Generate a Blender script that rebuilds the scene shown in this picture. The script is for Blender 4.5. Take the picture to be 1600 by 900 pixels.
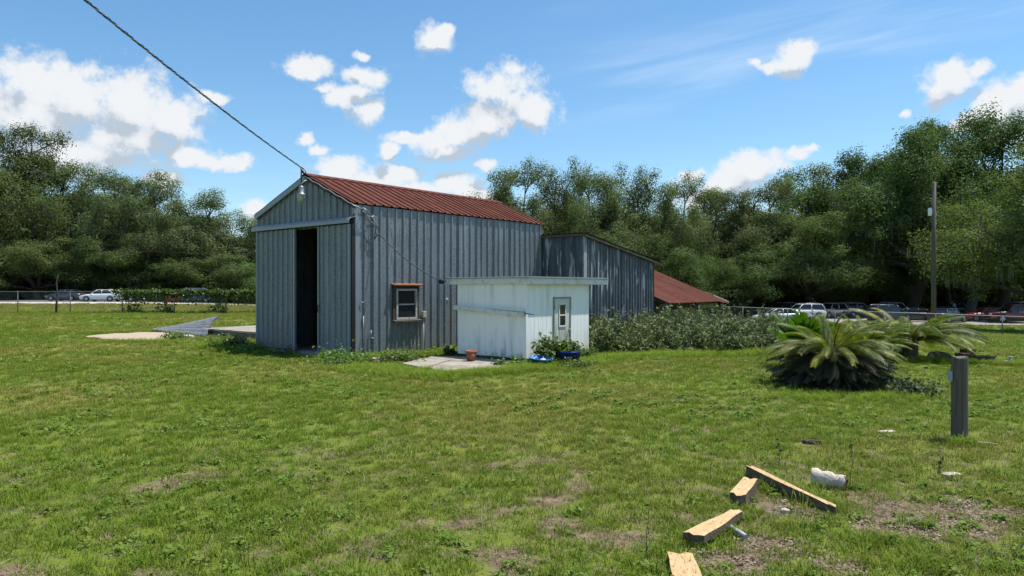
import bpy, math, random
import numpy as np
from mathutils import Vector, Matrix

scene = bpy.context.scene
for o in list(bpy.data.objects):
    bpy.data.objects.remove(o)
COL = scene.collection

# ------------------------------------------------------------------ camera
F = 1110.0
CAMZ = 1.65
cam = bpy.data.cameras.new('camera')
cam.sensor_width = 36.0
cam.lens = F / 1600 * 36.0
cam.clip_end = 3000
cam.clip_start = 0.05
camo = bpy.data.objects.new('camera', cam)
camo.location = (0, 0, CAMZ)
camo.rotation_euler = (math.radians(90), 0, 0)
COL.objects.link(camo)
scene.camera = camo

# ------------------------------------------------------------------ sun, exposure
SUN_AZ = math.atan2(0.95, 0.31)
SUN_EL = math.radians(69)
sd = Vector((math.sin(SUN_AZ) * math.cos(SUN_EL), math.cos(SUN_AZ) * math.cos(SUN_EL), math.sin(SUN_EL)))
sun = bpy.data.lights.new('sun', 'SUN')
sun.energy = 4.8
sun.angle = math.radians(0.53)
sun.color = (1.0, 0.955, 0.88)
suno = bpy.data.objects.new('sun', sun)
suno.rotation_euler = sd.to_track_quat('Z', 'Y').to_euler()
suno.location = (20, 20, 60)
COL.objects.link(suno)
scene.view_settings.view_transform = 'Standard'
scene.view_settings.look = 'None'
scene.view_settings.exposure = 0.55
scene.view_settings.gamma = 1.0
scene.view_settings.use_curve_mapping = False

# ------------------------------------------------------------------ world: sky with cumulus
world = bpy.data.worlds.new('World')
scene.world = world
world.use_nodes = True
wn = world.node_tree.nodes
wl = world.node_tree.links
wn.clear()
world.cycles.sampling_method = 'MANUAL'
world.cycles.sample_map_resolution = 256


def N(tree, typ, **kw):
    n = tree.nodes.new(typ)
    for k, v in kw.items():
        setattr(n, k, v)
    return n


def math_node(tree, op, a, b=None, c=None, clamp=False):
    n = tree.nodes.new('ShaderNodeMath')
    n.operation = op
    n.use_clamp = clamp
    for i, x in enumerate((a, b, c)):
        if x is None:
            continue
        if isinstance(x, (int, float)):
            n.inputs[i].default_value = x
        else:
            tree.links.new(x, n.inputs[i])
    return n.outputs[0]


def maprange(tree, v, a, b, c=0.0, d=1.0, smooth=True):
    n = tree.nodes.new('ShaderNodeMapRange')
    n.interpolation_type = 'SMOOTHSTEP' if smooth else 'LINEAR'
    tree.links.new(v, n.inputs[0])
    for i, x in enumerate((a, b, c, d)):
        n.inputs[i + 1].default_value = x
    return n.outputs[0]


BLOBS = [(110, 150, 120, 54), (205, 170, 95, 56), (50, 185, 100, 60), (30, 130, 50, 40), (262, 185, 62, 44), (190, 220, 115, 40),
         (300, 248, 60, 18), (360, 252, 42, 12), (120, 240, 160, 40), (270, 285, 45, 14), (400, 330, 34, 14), (-60, 170, 90, 70), (330, 150, 24, 10),
         (475, 107, 44, 19), (565, 118, 34, 17), (540, 150, 42, 20), (572, 174, 27, 22), (505, 135, 22, 10), (680, 65, 30, 24), (703, 50, 14, 11),
         (485, 212, 16, 9), (507, 230, 18, 9), (565, 82, 14, 8),
         (790, 140, 60, 38), (830, 170, 42, 35), (765, 190, 52, 36), (720, 210, 52, 28), (680, 222, 36, 20), (640, 215, 34, 9), (700, 238, 48, 18),
         (755, 255, 24, 11), (610, 238, 16, 15), (530, 265, 46, 25), (620, 275, 50, 22), (580, 285, 64, 18), (710, 290, 36, 20), (655, 295, 64, 14), (740, 305, 44, 14),
         (1240, 88, 31, 23), (1210, 100, 22, 11), (1187, 95, 14, 9), (1480, 125, 46, 30), (1460, 150, 36, 25), (1525, 107, 28, 13), (1418, 178, 11, 7),
         (1565, 165, 60, 46), (1600, 140, 44, 32), (1520, 192, 44, 26), (1640, 190, 70, 60), (1175, 265, 56, 25), (1130, 290, 62, 25), (1210, 252, 36, 20), (1248, 240, 30, 11),
         (1095, 312, 44, 22), (1275, 235, 14, 6), (1085, 272, 18, 11), (440, 345, 40, 14)]

grp = bpy.data.node_groups.new('cloud_field', 'ShaderNodeTree')
grp.interface.new_socket('Dir', in_out='INPUT', socket_type='NodeSocketVector')
grp.interface.new_socket('Field', in_out='OUTPUT', socket_type='NodeSocketFloat')
grp.interface.new_socket('Low', in_out='OUTPUT', socket_type='NodeSocketFloat')
gi = N(grp, 'NodeGroupInput')
go = N(grp, 'NodeGroupOutput')
nrm = N(grp, 'ShaderNodeVectorMath', operation='NORMALIZE')
grp.links.new(gi.outputs[0], nrm.inputs[0])
# the cloud edge is pushed about by a vector noise so that no ellipse survives
wob = N(grp, 'ShaderNodeTexNoise')
wob.inputs['Scale'].default_value = 13.0
wob.inputs['Detail'].default_value = 7
wob.inputs['Roughness'].default_value = 0.62
grp.links.new(nrm.outputs[0], wob.inputs['Vector'])
wsub = N(grp, 'ShaderNodeVectorMath', operation='SUBTRACT')
wsub.inputs[1].default_value = (0.5, 0.5, 0.5)
grp.links.new(wob.outputs['Color'], wsub.inputs[0])
wma = N(grp, 'ShaderNodeVectorMath', operation='MULTIPLY_ADD')
wma.inputs[1].default_value = (0.05, 0.05, 0.04)
grp.links.new(wsub.outputs[0], wma.inputs[0])
grp.links.new(nrm.outputs[0], wma.inputs[2])
sep = N(grp, 'ShaderNodeSeparateXYZ')
grp.links.new(wma.outputs[0], sep.inputs[0])
az = math_node(grp, 'ARCTAN2', sep.outputs[0], sep.outputs[1])
el = math_node(grp, 'ARCSINE', sep.outputs[2])
cmb = N(grp, 'ShaderNodeCombineXYZ')
grp.links.new(az, cmb.inputs[0])
grp.links.new(el, cmb.inputs[1])
cur = None
low = None
for (bu, bv, ru, rv) in BLOBS:
    dx, dz = (bu - 800) / F, (450 - bv) / F
    ca = math.atan(dx)
    ce = math.atan(dz * math.cos(ca))
    ra = ru / F * math.cos(ca) ** 2 * 1.08
    re = rv / F * math.cos(ca) * 1.08
    m = N(grp, 'ShaderNodeVectorMath', operation='MULTIPLY_ADD')
    m.inputs[1].default_value = (1 / ra, 1 / re, 0)
    m.inputs[2].default_value = (-ca / ra, -ce / re, 0)
    grp.links.new(cmb.outputs[0], m.inputs[0])
    L = N(grp, 'ShaderNodeVectorMath', operation='LENGTH')
    grp.links.new(m.outputs[0], L.inputs[0])
    if cur is None:
        cur = L.outputs['Value']
    else:
        cur = math_node(grp, 'SMOOTH_MIN', cur, L.outputs['Value'], 0.25)
fld = math_node(grp, 'SUBTRACT', 1.06, cur)
# the same kind of broken cumulus all round the horizon outside the view
gn = N(grp, 'ShaderNodeTexNoise')
gn.inputs['Scale'].default_value = 3.4
gn.inputs['Detail'].default_value = 9
gn.inputs['Roughness'].default_value = 0.55
gm = N(grp, 'ShaderNodeVectorMath', operation='MULTIPLY')
gm.inputs[1].default_value = (1, 1, 1.9)
grp.links.new(nrm.outputs[0], gm.inputs[0])
grp.links.new(gm.outputs[0], gn.inputs['Vector'])
gen = maprange(grp, gn.outputs[0], 0.53, 0.75, -0.5, 1.0, smooth=False)
aaz = math_node(grp, 'ABSOLUTE', az)
away = maprange(grp, aaz, 0.66, 0.85, 0.0, 1.0)
high = maprange(grp, el, 0.43, 0.6, 0.0, 1.0)
out_ = math_node(grp, 'MAXIMUM', away, high)
genm = math_node(grp, 'ADD', gen, math_node(grp, 'MULTIPLY', math_node(grp, 'SUBTRACT', out_, 1.0), 3.0))
fld2 = math_node(grp, 'MAXIMUM', fld, genm)
bil = N(grp, 'ShaderNodeTexNoise')
bil.inputs['Scale'].default_value = 21.0
bil.inputs['Detail'].default_value = 8
bil.inputs['Roughness'].default_value = 0.66
grp.links.new(nrm.outputs[0], bil.inputs['Vector'])
fld2 = math_node(grp, 'ADD', fld2, math_node(grp, 'MULTIPLY', math_node(grp, 'SUBTRACT', bil.outputs[0], 0.5), 1.9))
bil2 = N(grp, 'ShaderNodeTexNoise')
bil2.inputs['Scale'].default_value = 46.0
bil2.inputs['Detail'].default_value = 6
bil2.inputs['Roughness'].default_value = 0.6
grp.links.new(nrm.outputs[0], bil2.inputs['Vector'])
fld2 = math_node(grp, 'ADD', fld2, math_node(grp, 'MULTIPLY', math_node(grp, 'SUBTRACT', bil2.outputs[0], 0.5), 1.35))
grp.links.new(fld2, go.inputs[0])
grp.links.new(math_node(grp, 'MAXIMUM', fld, genm), go.inputs[1])

tc = N(world.node_tree, 'ShaderNodeTexCoord')
W = world.node_tree
dirv = tc.outputs['Generated']
sky = N(W, 'ShaderNodeTexSky', sky_type='NISHITA')
sky.sun_disc = False
sky.sun_elevation = SUN_EL
sky.sun_rotation = SUN_AZ
sky.altitude = 0
sky.air_density = 1.0
sky.dust_density = 0.3
sky.ozone_density = 3.0
cf = N(W, 'ShaderNodeGroup')
cf.node_tree = grp
wl.new(dirv, cf.inputs[0])
upv = N(W, 'ShaderNodeVectorMath', operation='ADD')
upv.inputs[1].default_value = (0.010, 0.0, 0.030)
wl.new(dirv, upv.inputs[0])
cf2 = N(W, 'ShaderNodeGroup')
cf2.node_tree = grp
wl.new(upv.outputs[0], cf2.inputs[0])
dens = maprange(W, cf.outputs[0], -0.12, 0.62)
# light: where the field thickens towards the sun the cloud is in its own shade
f2 = math_node(W, 'SUBTRACT', cf2.outputs[0], cf.outputs[0])
f3 = math_node(W, 'SUBTRACT', cf2.outputs[1], cf.outputs[1])
thick = maprange(W, cf.outputs[0], 0.2, 1.2)
shade = math_node(W, 'ADD', math_node(W, 'MULTIPLY', maprange(W, f3, -0.30, 0.45), 0.6), math_node(W, 'MULTIPLY', maprange(W, f2, -0.5, 0.6), 0.75))
shade = math_node(W, 'MULTIPLY', shade, 1.0, clamp=True)
ramp = N(W, 'ShaderNodeValToRGB')
ramp.color_ramp.elements[0].position = 0.10
ramp.color_ramp.elements[0].color = (0.60, 0.62, 0.64, 1)
ramp.color_ramp.elements[1].position = 0.95
ramp.color_ramp.elements[1].color = (0.35, 0.405, 0.47, 1)
mid_ = ramp.color_ramp.elements.new(0.5)
mid_.color = (0.53, 0.56, 0.60, 1)
wl.new(shade, ramp.inputs[0])
SKY_STR = 0.115
ccol = N(W, 'ShaderNodeVectorMath', operation='SCALE')
ccol.inputs['Scale'].default_value = 1.0 / SKY_STR
wl.new(ramp.outputs[0], ccol.inputs[0])
# thin high streaks
sp = N(W, 'ShaderNodeSeparateXYZ')
wl.new(dirv, sp.inputs[0])
saz = math_node(W, 'ARCTAN2', sp.outputs[0], sp.outputs[1])
sel = math_node(W, 'ARCSINE', sp.outputs[2])
skew = math_node(W, 'SUBTRACT', sel, math_node(W, 'MULTIPLY', saz, 0.10))
sc = N(W, 'ShaderNodeCombineXYZ')
wl.new(math_node(W, 'MULTIPLY', saz, 2.2), sc.inputs[0])
wl.new(math_node(W, 'MULTIPLY', skew, 22.0), sc.inputs[1])
st = N(W, 'ShaderNodeTexNoise')
st.inputs['Scale'].default_value = 1.0
st.inputs['Detail'].default_value = 8
st.inputs['Roughness'].default_value = 0.55
st.inputs['Distortion'].default_value = 0.6
wl.new(sc.outputs[0], st.inputs['Vector'])
band = math_node(W, 'ABSOLUTE', math_node(W, 'SUBTRACT', skew, 0.268))
bandm = maprange(W, band, 0.02, 0.075, 1.0, 0.0)
streak = math_node(W, 'MULTIPLY', math_node(W, 'MULTIPLY', maprange(W, st.outputs[0], 0.40, 0.72), bandm), maprange(W, saz, -0.02, 0.18))
streak = math_node(W, 'ADD', math_node(W, 'MULTIPLY', streak, 0.30), math_node(W, 'MULTIPLY', maprange(W, st.outputs[0], 0.55, 0.8), 0.06))
mix1 = N(W, 'ShaderNodeMix', data_type='RGBA')
wl.new(streak, mix1.inputs[0])
hsv = N(W, 'ShaderNodeHueSaturation')
hsv.inputs['Saturation'].default_value = 1.16
hsv.inputs['Hue'].default_value = 0.492
wl.new(sky.outputs[0], hsv.inputs['Color'])
wl.new(hsv.outputs[0], mix1.inputs[6])
mix1.inputs[7].default_value = (5.2, 5.9, 6.6, 1)
mix2 = N(W, 'ShaderNodeMix', data_type='RGBA')
wl.new(dens, mix2.inputs[0])
wl.new(mix1.outputs[2], mix2.inputs[6])
wl.new(ccol.outputs[0], mix2.inputs[7])
bg = N(W, 'ShaderNodeBackground')
bg.inputs[1].default_value = SKY_STR
wl.new(mix2.outputs[2], bg.inputs[0])
wo = N(W, 'ShaderNodeOutputWorld')
wl.new(bg.outputs[0], wo.inputs[0])

# ------------------------------------------------------------------ terrain and pixel helpers


def sstep(a, b, x):
    t = np.clip((np.asarray(x, float) - a) / (b - a), 0, 1)
    return t * t * (3 - 2 * t)


def hash2(ix, iy, seed):
    h = np.sin(ix * 127.1 + iy * 311.7 + seed * 74.7) * 43758.5453
    return h - np.floor(h)


def vnoise(x, y, seed=0):
    x = np.asarray(x, float)
    y = np.asarray(y, float)
    ix, iy = np.floor(x), np.floor(y)
    fx, fy = x - ix, y - iy
    fx = fx * fx * (3 - 2 * fx)
    fy = fy * fy * (3 - 2 * fy)
    a, b = hash2(ix, iy, seed), hash2(ix + 1, iy, seed)
    c, d = hash2(ix, iy + 1, seed), hash2(ix + 1, iy + 1, seed)
    return (a * (1 - fx) + b * fx) * (1 - fy) + (c * (1 - fx) + d * fx) * fy


def fbm(x, y, seed=0, octv=4):
    s, a, t = 0, 0.5, 0
    for i in range(octv):
        s = s + a * vnoise(np.asarray(x) * 2 ** i, np.asarray(y) * 2 ** i, seed + i * 7)
        t += a
        a *= 0.55
    return s / t


def terrain(x, y):
    x = np.asarray(x, float)
    y = np.asarray(y, float)
    p = x * 0.75 + y * 0.66
    z = -1.85 * sstep(18, 70, p)
    near = np.exp(-((x / 40) ** 2 + ((y - 10) / 40) ** 2))
    z = z + near * 0.07 * (fbm(x * 0.35, y * 0.35, 3, 3) - 0.5)
    return z


def T(x, y):
    return float(terrain(x, y))


def px(u, v, Y):
    return Vector(((u - 800) / F * Y, Y, CAMZ - (v - 450) / F * Y))


def gnd(u, v):
    """where the line of sight of a photo pixel meets the terrain"""
    dz = (v - 450) / F
    Y = CAMZ / max(dz, 1e-4)
    for _ in range(40):
        X = (u - 800) / F * Y
        Y = 0.5 * Y + 0.5 * (CAMZ - T(X, Y)) / max(dz, 1e-4)
    X = (u - 800) / F * Y
    return Vector((X, Y, T(X, Y)))


# ------------------------------------------------------------------ object helpers
def tag(o, label=None, cat=None, group=None, kind=None):
    if label:
        o['label'] = label
    if cat:
        o['category'] = cat
    if group:
        o['group'] = group
    if kind:
        o['kind'] = kind
    return o


def thing(name, label, cat, loc=(0, 0, 0), rz=0.0, group=None):
    o = bpy.data.objects.new(name, None)
    o.empty_display_size = 0.2
    o.location = loc
    o.rotation_euler = (0, 0, rz)
    COL.objects.link(o)
    return tag(o, label, cat, group)


def link(name, me, parent=None, loc=None, rot=None, scl=None):
    o = bpy.data.objects.new(name, me)
    COL.objects.link(o)
    if parent:
        o.parent = parent
    if loc is not None:
        o.location = loc
    if rot is not None:
        o.rotation_euler = rot
    if scl is not None:
        o.scale = scl
    return o


def copy_tree(o, parent=None):
    c = o.copy()
    COL.objects.link(c)
    c.parent = parent
    for ch in o.children:
        copy_tree(ch, c)
    return c


class MB:
    def __init__(self):
        self.v = []
        self.f = []
        self.s = []

    def add(self, vs, fs, smooth=False):
        b = len(self.v)
        self.v += [tuple(p) for p in vs]
        self.f += [tuple(i + b for i in f) for f in fs]
        self.s += [smooth] * len(fs)
        return self

    def box(self, c, s, rot=None, taper=None):
        hx, hy, hz = s[0] / 2, s[1] / 2, s[2] / 2
        vs = []
        for z in (-1, 1):
            k = 1 if (taper is None or z < 0) else taper
            for (x, y) in ((-1, -1), (1, -1), (1, 1), (-1, 1)):
                vs.append(Vector((x * hx * k, y * hy * k, z * hz)))
        if rot is not None:
            M = rot if isinstance(rot, Matrix) else Matrix.Rotation(rot, 3, 'Z')
            vs = [M @ p for p in vs]
        c = Vector(c)
        return self.add([p + c for p in vs], [(3, 2, 1, 0), (4, 5, 6, 7), (0, 1, 5, 4), (1, 2, 6, 5), (2, 3, 7, 6), (3, 0, 4, 7)])

    def bx(self, x0, x1, y0, y1, z0, z1):
        return self.box(((x0 + x1) / 2, (y0 + y1) / 2, (z0 + z1) / 2), (x1 - x0, y1 - y0, z1 - z0))

    def tube(self, pts, rad, seg=8, caps=True, smooth=True):
        pts = [Vector(p) for p in pts]
        n = len(pts)
        rads = rad if isinstance(rad, (list, tuple)) else [rad] * n
        vs, fs = [], []
        ref = None
        for i, p in enumerate(pts):
            d = (pts[min(i + 1, n - 1)] - pts[max(i - 1, 0)])
            d = d.normalized() if d.length > 1e-9 else Vector((0, 0, 1))
            if ref is None:
                ref = Vector((1, 0, 0)) if abs(d.x) < 0.9 else Vector((0, 1, 0))
            a = (ref - d * ref.dot(d))
            a = a.normalized() if a.length > 1e-6 else d.orthogonal().normalized()
            ref = a
            b = d.cross(a)
            for k in range(seg):
                t = 2 * math.pi * k / seg
                vs.append(p + (a * math.cos(t) + b * math.sin(t)) * rads[i])
        for i in range(n - 1):
            for k in range(seg):
                k2 = (k + 1) % seg
                fs.append((i * seg + k, i * seg + k2, (i + 1) * seg + k2, (i + 1) * seg + k))
        self.add(vs, fs, smooth)
        if caps:
            b = len(self.v) - len(vs)
            self.f.append(tuple(b + k for k in reversed(range(seg))))
            self.f.append(tuple(b + (n - 1) * seg + k for k in range(seg)))
            self.s += [False, False]
        return self

    def lathe(self, prof, seg=20, c=(0, 0, 0), smooth=True, axis='Z'):
        vs, fs = [], []
        c = Vector(c)
        for (r, z) in prof:
            for k in range(seg):
                t = 2 * math.pi * k / seg
                p = Vector((r * math.cos(t), r * math.sin(t), z))
                if axis == 'Y':
                    p = Vector((p.x, p.z, p.y))
                if axis == 'X':
                    p = Vector((p.z, p.x, p.y))
                vs.append(p + c)
        for i in range(len(prof) - 1):
            for k in range(seg):
                k2 = (k + 1) % seg
                fs.append((i * seg + k, i * seg + k2, (i + 1) * seg + k2, (i + 1) * seg + k))
        return self.add(vs, fs, smooth)

    def mesh(self, name, mat):
        me = bpy.data.meshes.new(name)
        me.from_pydata(self.v, [], self.f)
        me.polygons.foreach_set('use_smooth', self.s)
        if mat:
            me.materials.append(mat)
        me.update()
        return me

    def build(self, name, mat, parent=None, loc=None, rot=None, bevel=0):
        o = link(name, self.mesh(name, mat), parent, loc, rot)
        if bevel:
            m = o.modifiers.new('bevel', 'BEVEL')
            m.width = bevel
            m.segments = 2
            m.limit_method = 'ANGLE'
        return o


def np_mesh(name, verts, quads, mat, tris=False):
    """fast mesh from numpy arrays of quads (or triangles)"""
    k = 3 if tris else 4
    me = bpy.data.meshes.new(name)
    verts = np.asarray(verts, np.float32)
    quads = np.asarray(quads, np.int32)
    me.vertices.add(len(verts))
    me.vertices.foreach_set('co', verts.ravel())
    me.loops.add(quads.size)
    me.loops.foreach_set('vertex_index', quads.ravel())
    me.polygons.add(len(quads))
    me.polygons.foreach_set('loop_start', np.arange(0, quads.size, k, dtype=np.int32))
    me.polygons.foreach_set('loop_total', np.full(len(quads), k, np.int32))
    if mat:
        me.materials.append(mat)
    me.update(calc_edges=True)
    return me


# ------------------------------------------------------------------ materials
def material(name, base, rough=0.8, metal=0.0, layers=(), vary=0.0, bump=None, spec=0.4, translucent=0.0, transcol=None, hue=0.0):
    """base colour plus noise layers: (colour, (sx,sy,sz) noise scale in metres, lo, hi, strength)"""
    m = bpy.data.materials.new(name)
    m.use_nodes = True
    t = m.node_tree
    t.nodes.clear()
    out = N(t, 'ShaderNodeOutputMaterial')
    b = N(t, 'ShaderNodeBsdfPrincipled')
    b.inputs['Roughness'].default_value = rough
    b.inputs['Metallic'].default_value = metal
    b.inputs['Specular IOR Level'].default_value = spec
    geo = N(t, 'ShaderNodeNewGeometry')
    col = N(t, 'ShaderNodeRGB')
    col.outputs[0].default_value = (*base, 1)
    c = col.outputs[0]
    rvar = None
    for i, L in enumerate(layers):
        lc, sc_, lo, hi, st_ = L[:5]
        mp = N(t, 'ShaderNodeVectorMath', operation='MULTIPLY')
        mp.inputs[1].default_value = sc_
        t.links.new(geo.outputs['Position'], mp.inputs[0])
        ns = N(t, 'ShaderNodeTexNoise')
        ns.inputs['Scale'].default_value = 1
        ns.inputs['Detail'].default_value = 5
        ns.inputs['Roughness'].default_value = 0.6
        ad = N(t, 'ShaderNodeVectorMath', operation='ADD')
        ad.inputs[1].default_value = (i * 7.3, i * 3.1, i * 5.7)
        t.links.new(mp.outputs[0], ad.inputs[0])
        t.links.new(ad.outputs[0], ns.inputs['Vector'])
        fac = maprange(t, ns.outputs[0], lo, hi, 0, st_)
        if len(L) > 5:  # only between two world heights: (z0, z1) fading
            zz = N(t, 'ShaderNodeSeparateXYZ')
            t.links.new(geo.outputs['Position'], zz.inputs[0])
            fac = math_node(t, 'MULTIPLY', fac, maprange(t, zz.outputs[2], L[5][0], L[5][1]))
        mx = N(t, 'ShaderNodeMix', data_type='RGBA')
        t.links.new(fac, mx.inputs[0])
        t.links.new(c, mx.inputs[6])
        mx.inputs[7].default_value = (*lc, 1)
        c = mx.outputs[2]
    if vary or hue:
        oi = N(t, 'ShaderNodeObjectInfo')
        hs = N(t, 'ShaderNodeHueSaturation')
        t.links.new(maprange(t, oi.outputs['Random'], 0, 1, 1 - vary, 1 + vary, False), hs.inputs['Value'])
        if hue:
            w = N(t, 'ShaderNodeTexWhiteNoise', noise_dimensions='1D')
            t.links.new(oi.outputs['Random'], w.inputs['W'])
            t.links.new(maprange(t, w.outputs[0], 0, 1, 0.5 - hue, 0.5 + hue, False), hs.inputs['Hue'])
        t.links.new(c, hs.inputs['Color'])
        c = hs.outputs[0]
    t.links.new(c, b.inputs['Base Color'])
    if bump:
        bs, bst = bump
        ns = N(t, 'ShaderNodeTexNoise')
        ns.inputs['Detail'].default_value = 6
        mp = N(t, 'ShaderNodeVectorMath', operation='MULTIPLY')
        mp.inputs[1].default_value = bs if isinstance(bs, tuple) else (bs, bs, bs)
        ns.inputs['Scale'].default_value = 1
        t.links.new(geo.outputs['Position'], mp.inputs[0])
        t.links.new(mp.outputs[0], ns.inputs['Vector'])
        bp = N(t, 'ShaderNodeBump')
        bp.inputs['Strength'].default_value = bst
        bp.inputs['Distance'].default_value = 0.02
        t.links.new(ns.outputs[0], bp.inputs['Height'])
        t.links.new(bp.outputs[0], b.inputs['Normal'])
    if translucent:
        tr = N(t, 'ShaderNodeBsdfTranslucent')
        if transcol:
            gmul = N(t, 'ShaderNodeMix', data_type='RGBA')
            gmul.blend_type = 'MULTIPLY'
            gmul.inputs[0].default_value = 1
            t.links.new(c, gmul.inputs[6])
            gmul.inputs[7].default_value = (*transcol, 1)
            t.links.new(gmul.outputs[2], tr.inputs[0])
        else:
            t.links.new(c, tr.inputs[0])
        ms = N(t, 'ShaderNodeMixShader')
        ms.inputs[0].default_value = translucent
        t.links.new(b.outputs[0], ms.inputs[1])
        t.links.new(tr.outputs[0], ms.inputs[2])
        t.links.new(ms.outputs[0], out.inputs[0])
    else:
        t.links.new(b.outputs[0], out.inputs[0])
    return m


M = {}
M['galv'] = material('galvanised_steel', (0.195, 0.22, 0.243), 0.5, 0.25, [
    ((0.095, 0.11, 0.125), (26, 26, 26), 0.45, 0.60, 0.65),
    ((0.27, 0.30, 0.325), (5, 5, 0.45), 0.48, 0.75, 0.65),
    ((0.11, 0.12, 0.13), (4, 4, 0.7), 0.55, 0.75, 0.5),
    ((0.24, 0.15, 0.085), (1.6, 1.6, 0.9), 0.52, 0.74, 0.5, (1.6, 0.3)),
    ((0.24, 0.12, 0.05), (3, 3, 1.5), 0.45, 0.7, 0.7, (0.45, 0.0))], vary=0.10, bump=(9, 0.12))
M['galv_trim'] = material('galvanised_trim', (0.23, 0.26, 0.29), 0.45, 0.35, [((0.26, 0.29, 0.31), (3, 3, 3), 0.45, 0.7, 0.6)], vary=0.05)
M['galv_old'] = material('weathered_steel', (0.095, 0.115, 0.132), 0.55, 0.25, [
    ((0.05, 0.06, 0.07), (5, 5, 0.5), 0.42, 0.62, 0.7),
    ((0.40, 0.43, 0.45), (7, 7, 0.9), 0.55, 0.62, 0.9),
    ((0.17, 0.14, 0.12), (2.5, 2.5, 0.8), 0.55, 0.75, 0.5)], vary=0.16, bump=(9, 0.12))
M['sheet_grey'] = material('dull_grey_sheet', (0.24, 0.245, 0.245), 0.6, 0.1, [((0.13, 0.13, 0.13), (3, 3, 3), 0.45, 0.65, 0.7)])
M['galv_pale'] = material('pale_steel_trim', (0.34, 0.36, 0.37), 0.6, 0.2, [((0.12, 0.14, 0.16), (9, 9, 1.2), 0.48, 0.62, 0.8)])
M['roof_red'] = material('rusted_red_roof', (0.108, 0.036, 0.026), 0.85, 0.0, [
    ((0.14, 0.052, 0.030), (2.2, 2.2, 2.2), 0.45, 0.7, 0.7),
    ((0.065, 0.018, 0.014), (7, 7, 1.5), 0.5, 0.72, 0.6),
    ((0.27, 0.14, 0.08), (14, 14, 14), 0.62, 0.75, 0.45)], vary=0.12, spec=0.12)
M['roof_dark'] = material('mossy_roof_edge', (0.075, 0.062, 0.05), 0.85, 0, [((0.20, 0.17, 0.12), (6, 6, 6), 0.5, 0.66, 0.7)])
M['white_siding'] = material('white_painted_siding', (0.84, 0.84, 0.80), 0.62, 0, [
    ((0.52, 0.53, 0.50), (5, 5, 0.5), 0.5, 0.72, 0.7),
    ((0.28, 0.28, 0.23), (6, 6, 1.4), 0.48, 0.68, 0.75, (0.8, 0.05)),
    ((0.13, 0.12, 0.09), (9, 9, 5), 0.45, 0.62, 0.85, (0.22, 0.03))], bump=(14, 0.06))
M['white_trim'] = material('weathered_white_trim', (0.66, 0.66, 0.63), 0.7, 0, [
    ((0.30, 0.29, 0.24), (7, 7, 10), 0.5, 0.68, 0.6)], vary=0.05)
M['sash'] = material('dirty_sash_paint', (0.42, 0.42, 0.39), 0.7, 0, [((0.20, 0.19, 0.16), (9, 9, 9), 0.48, 0.66, 0.7)])
M['door_paint'] = material('stained_white_door', (0.56, 0.56, 0.50), 0.7, 0, [
    ((0.16, 0.14, 0.10), (22, 22, 2.2), 0.42, 0.60, 0.9, (1.0, 0.45))])
M['jamb'] = material('mouldy_jamb', (0.22, 0.25, 0.21), 0.8)
M['glass'] = material('dark_window_glass', (0.018, 0.02, 0.022), 0.10, 0, spec=0.4)
M['wood_grey'] = material('weathered_wood', (0.12, 0.102, 0.082), 0.9, 0, [
    ((0.07, 0.058, 0.045), (40, 40, 2.5), 0.45, 0.62, 0.8), ((0.19, 0.17, 0.145), (30, 30, 1.5), 0.55, 0.7, 0.6)], vary=0.12, bump=((60, 60, 3), 0.4))
M['wood_dark'] = material('dark_old_wood', (0.055, 0.042, 0.032), 0.9, 0, [((0.11, 0.085, 0.06), (3, 3, 20), 0.5, 0.7, 0.7)], vary=0.15)
M['wood_new'] = material('split_pine', (0.50, 0.33, 0.165), 0.8, 0, [
    ((0.36, 0.22, 0.10), (28, 9, 28), 0.5, 0.68, 0.6), ((0.62, 0.47, 0.28), (11, 11, 11), 0.52, 0.7, 0.6), ((0.16, 0.11, 0.07), (34, 13, 30), 0.62, 0.70, 0.8)], bump=((70, 20, 70), 0.35), vary=0.07)
M['rust'] = material('rusty_flashing', (0.30, 0.11, 0.04), 0.8, 0, [((0.42, 0.24, 0.12), (15, 15, 15), 0.5, 0.7, 0.6)])
M['concrete'] = material('old_concrete', (0.30, 0.265, 0.215), 0.9, 0, [
    ((0.16, 0.145, 0.115), (1.7, 1.7, 1.7), 0.42, 0.66, 0.8), ((0.40, 0.36, 0.30), (6, 6, 6), 0.5, 0.7, 0.5), ((0.10, 0.095, 0.08), (9, 9, 9), 0.6, 0.72, 0.5)], bump=(25, 0.3))
M['concrete_pink'] = material('sandy_concrete', (0.37, 0.29, 0.205), 0.9, 0, [
    ((0.32, 0.26, 0.19), (1.2, 1.2, 1.2), 0.45, 0.66, 0.7), ((0.2, 0.18, 0.13), (6, 6, 6), 0.58, 0.7, 0.5)], bump=(20, 0.3))
M['concrete_dark'] = material('dark_mottled_concrete', (0.13, 0.12, 0.10), 0.95, 0, [((0.27, 0.25, 0.21), (5, 5, 5), 0.5, 0.7, 0.7)], bump=(18, 0.5))
M['terracotta'] = material('terracotta_plastic', (0.26, 0.085, 0.045), 0.7, 0, [((0.34, 0.15, 0.09), (12, 12, 12), 0.5, 0.7, 0.5)])
M['blue_tub'] = material('dark_blue_plastic', (0.012, 0.035, 0.22), 0.4, 0, [((0.04, 0.09, 0.32), (9, 9, 9), 0.5, 0.7, 0.6)])
M['blue_basin'] = material('faded_blue_plastic', (0.03, 0.17, 0.42), 0.5, 0, [((0.10, 0.30, 0.50), (8, 8, 8), 0.5, 0.7, 0.6)])
M['black'] = material('black_plastic', (0.012, 0.012, 0.013), 0.5)
M['cable'] = material('cable_jacket', (0.03, 0.03, 0.032), 0.6)
M['bare_wire'] = material('bare_aluminium_wire', (0.35, 0.35, 0.34), 0.4, 0.6)
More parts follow.
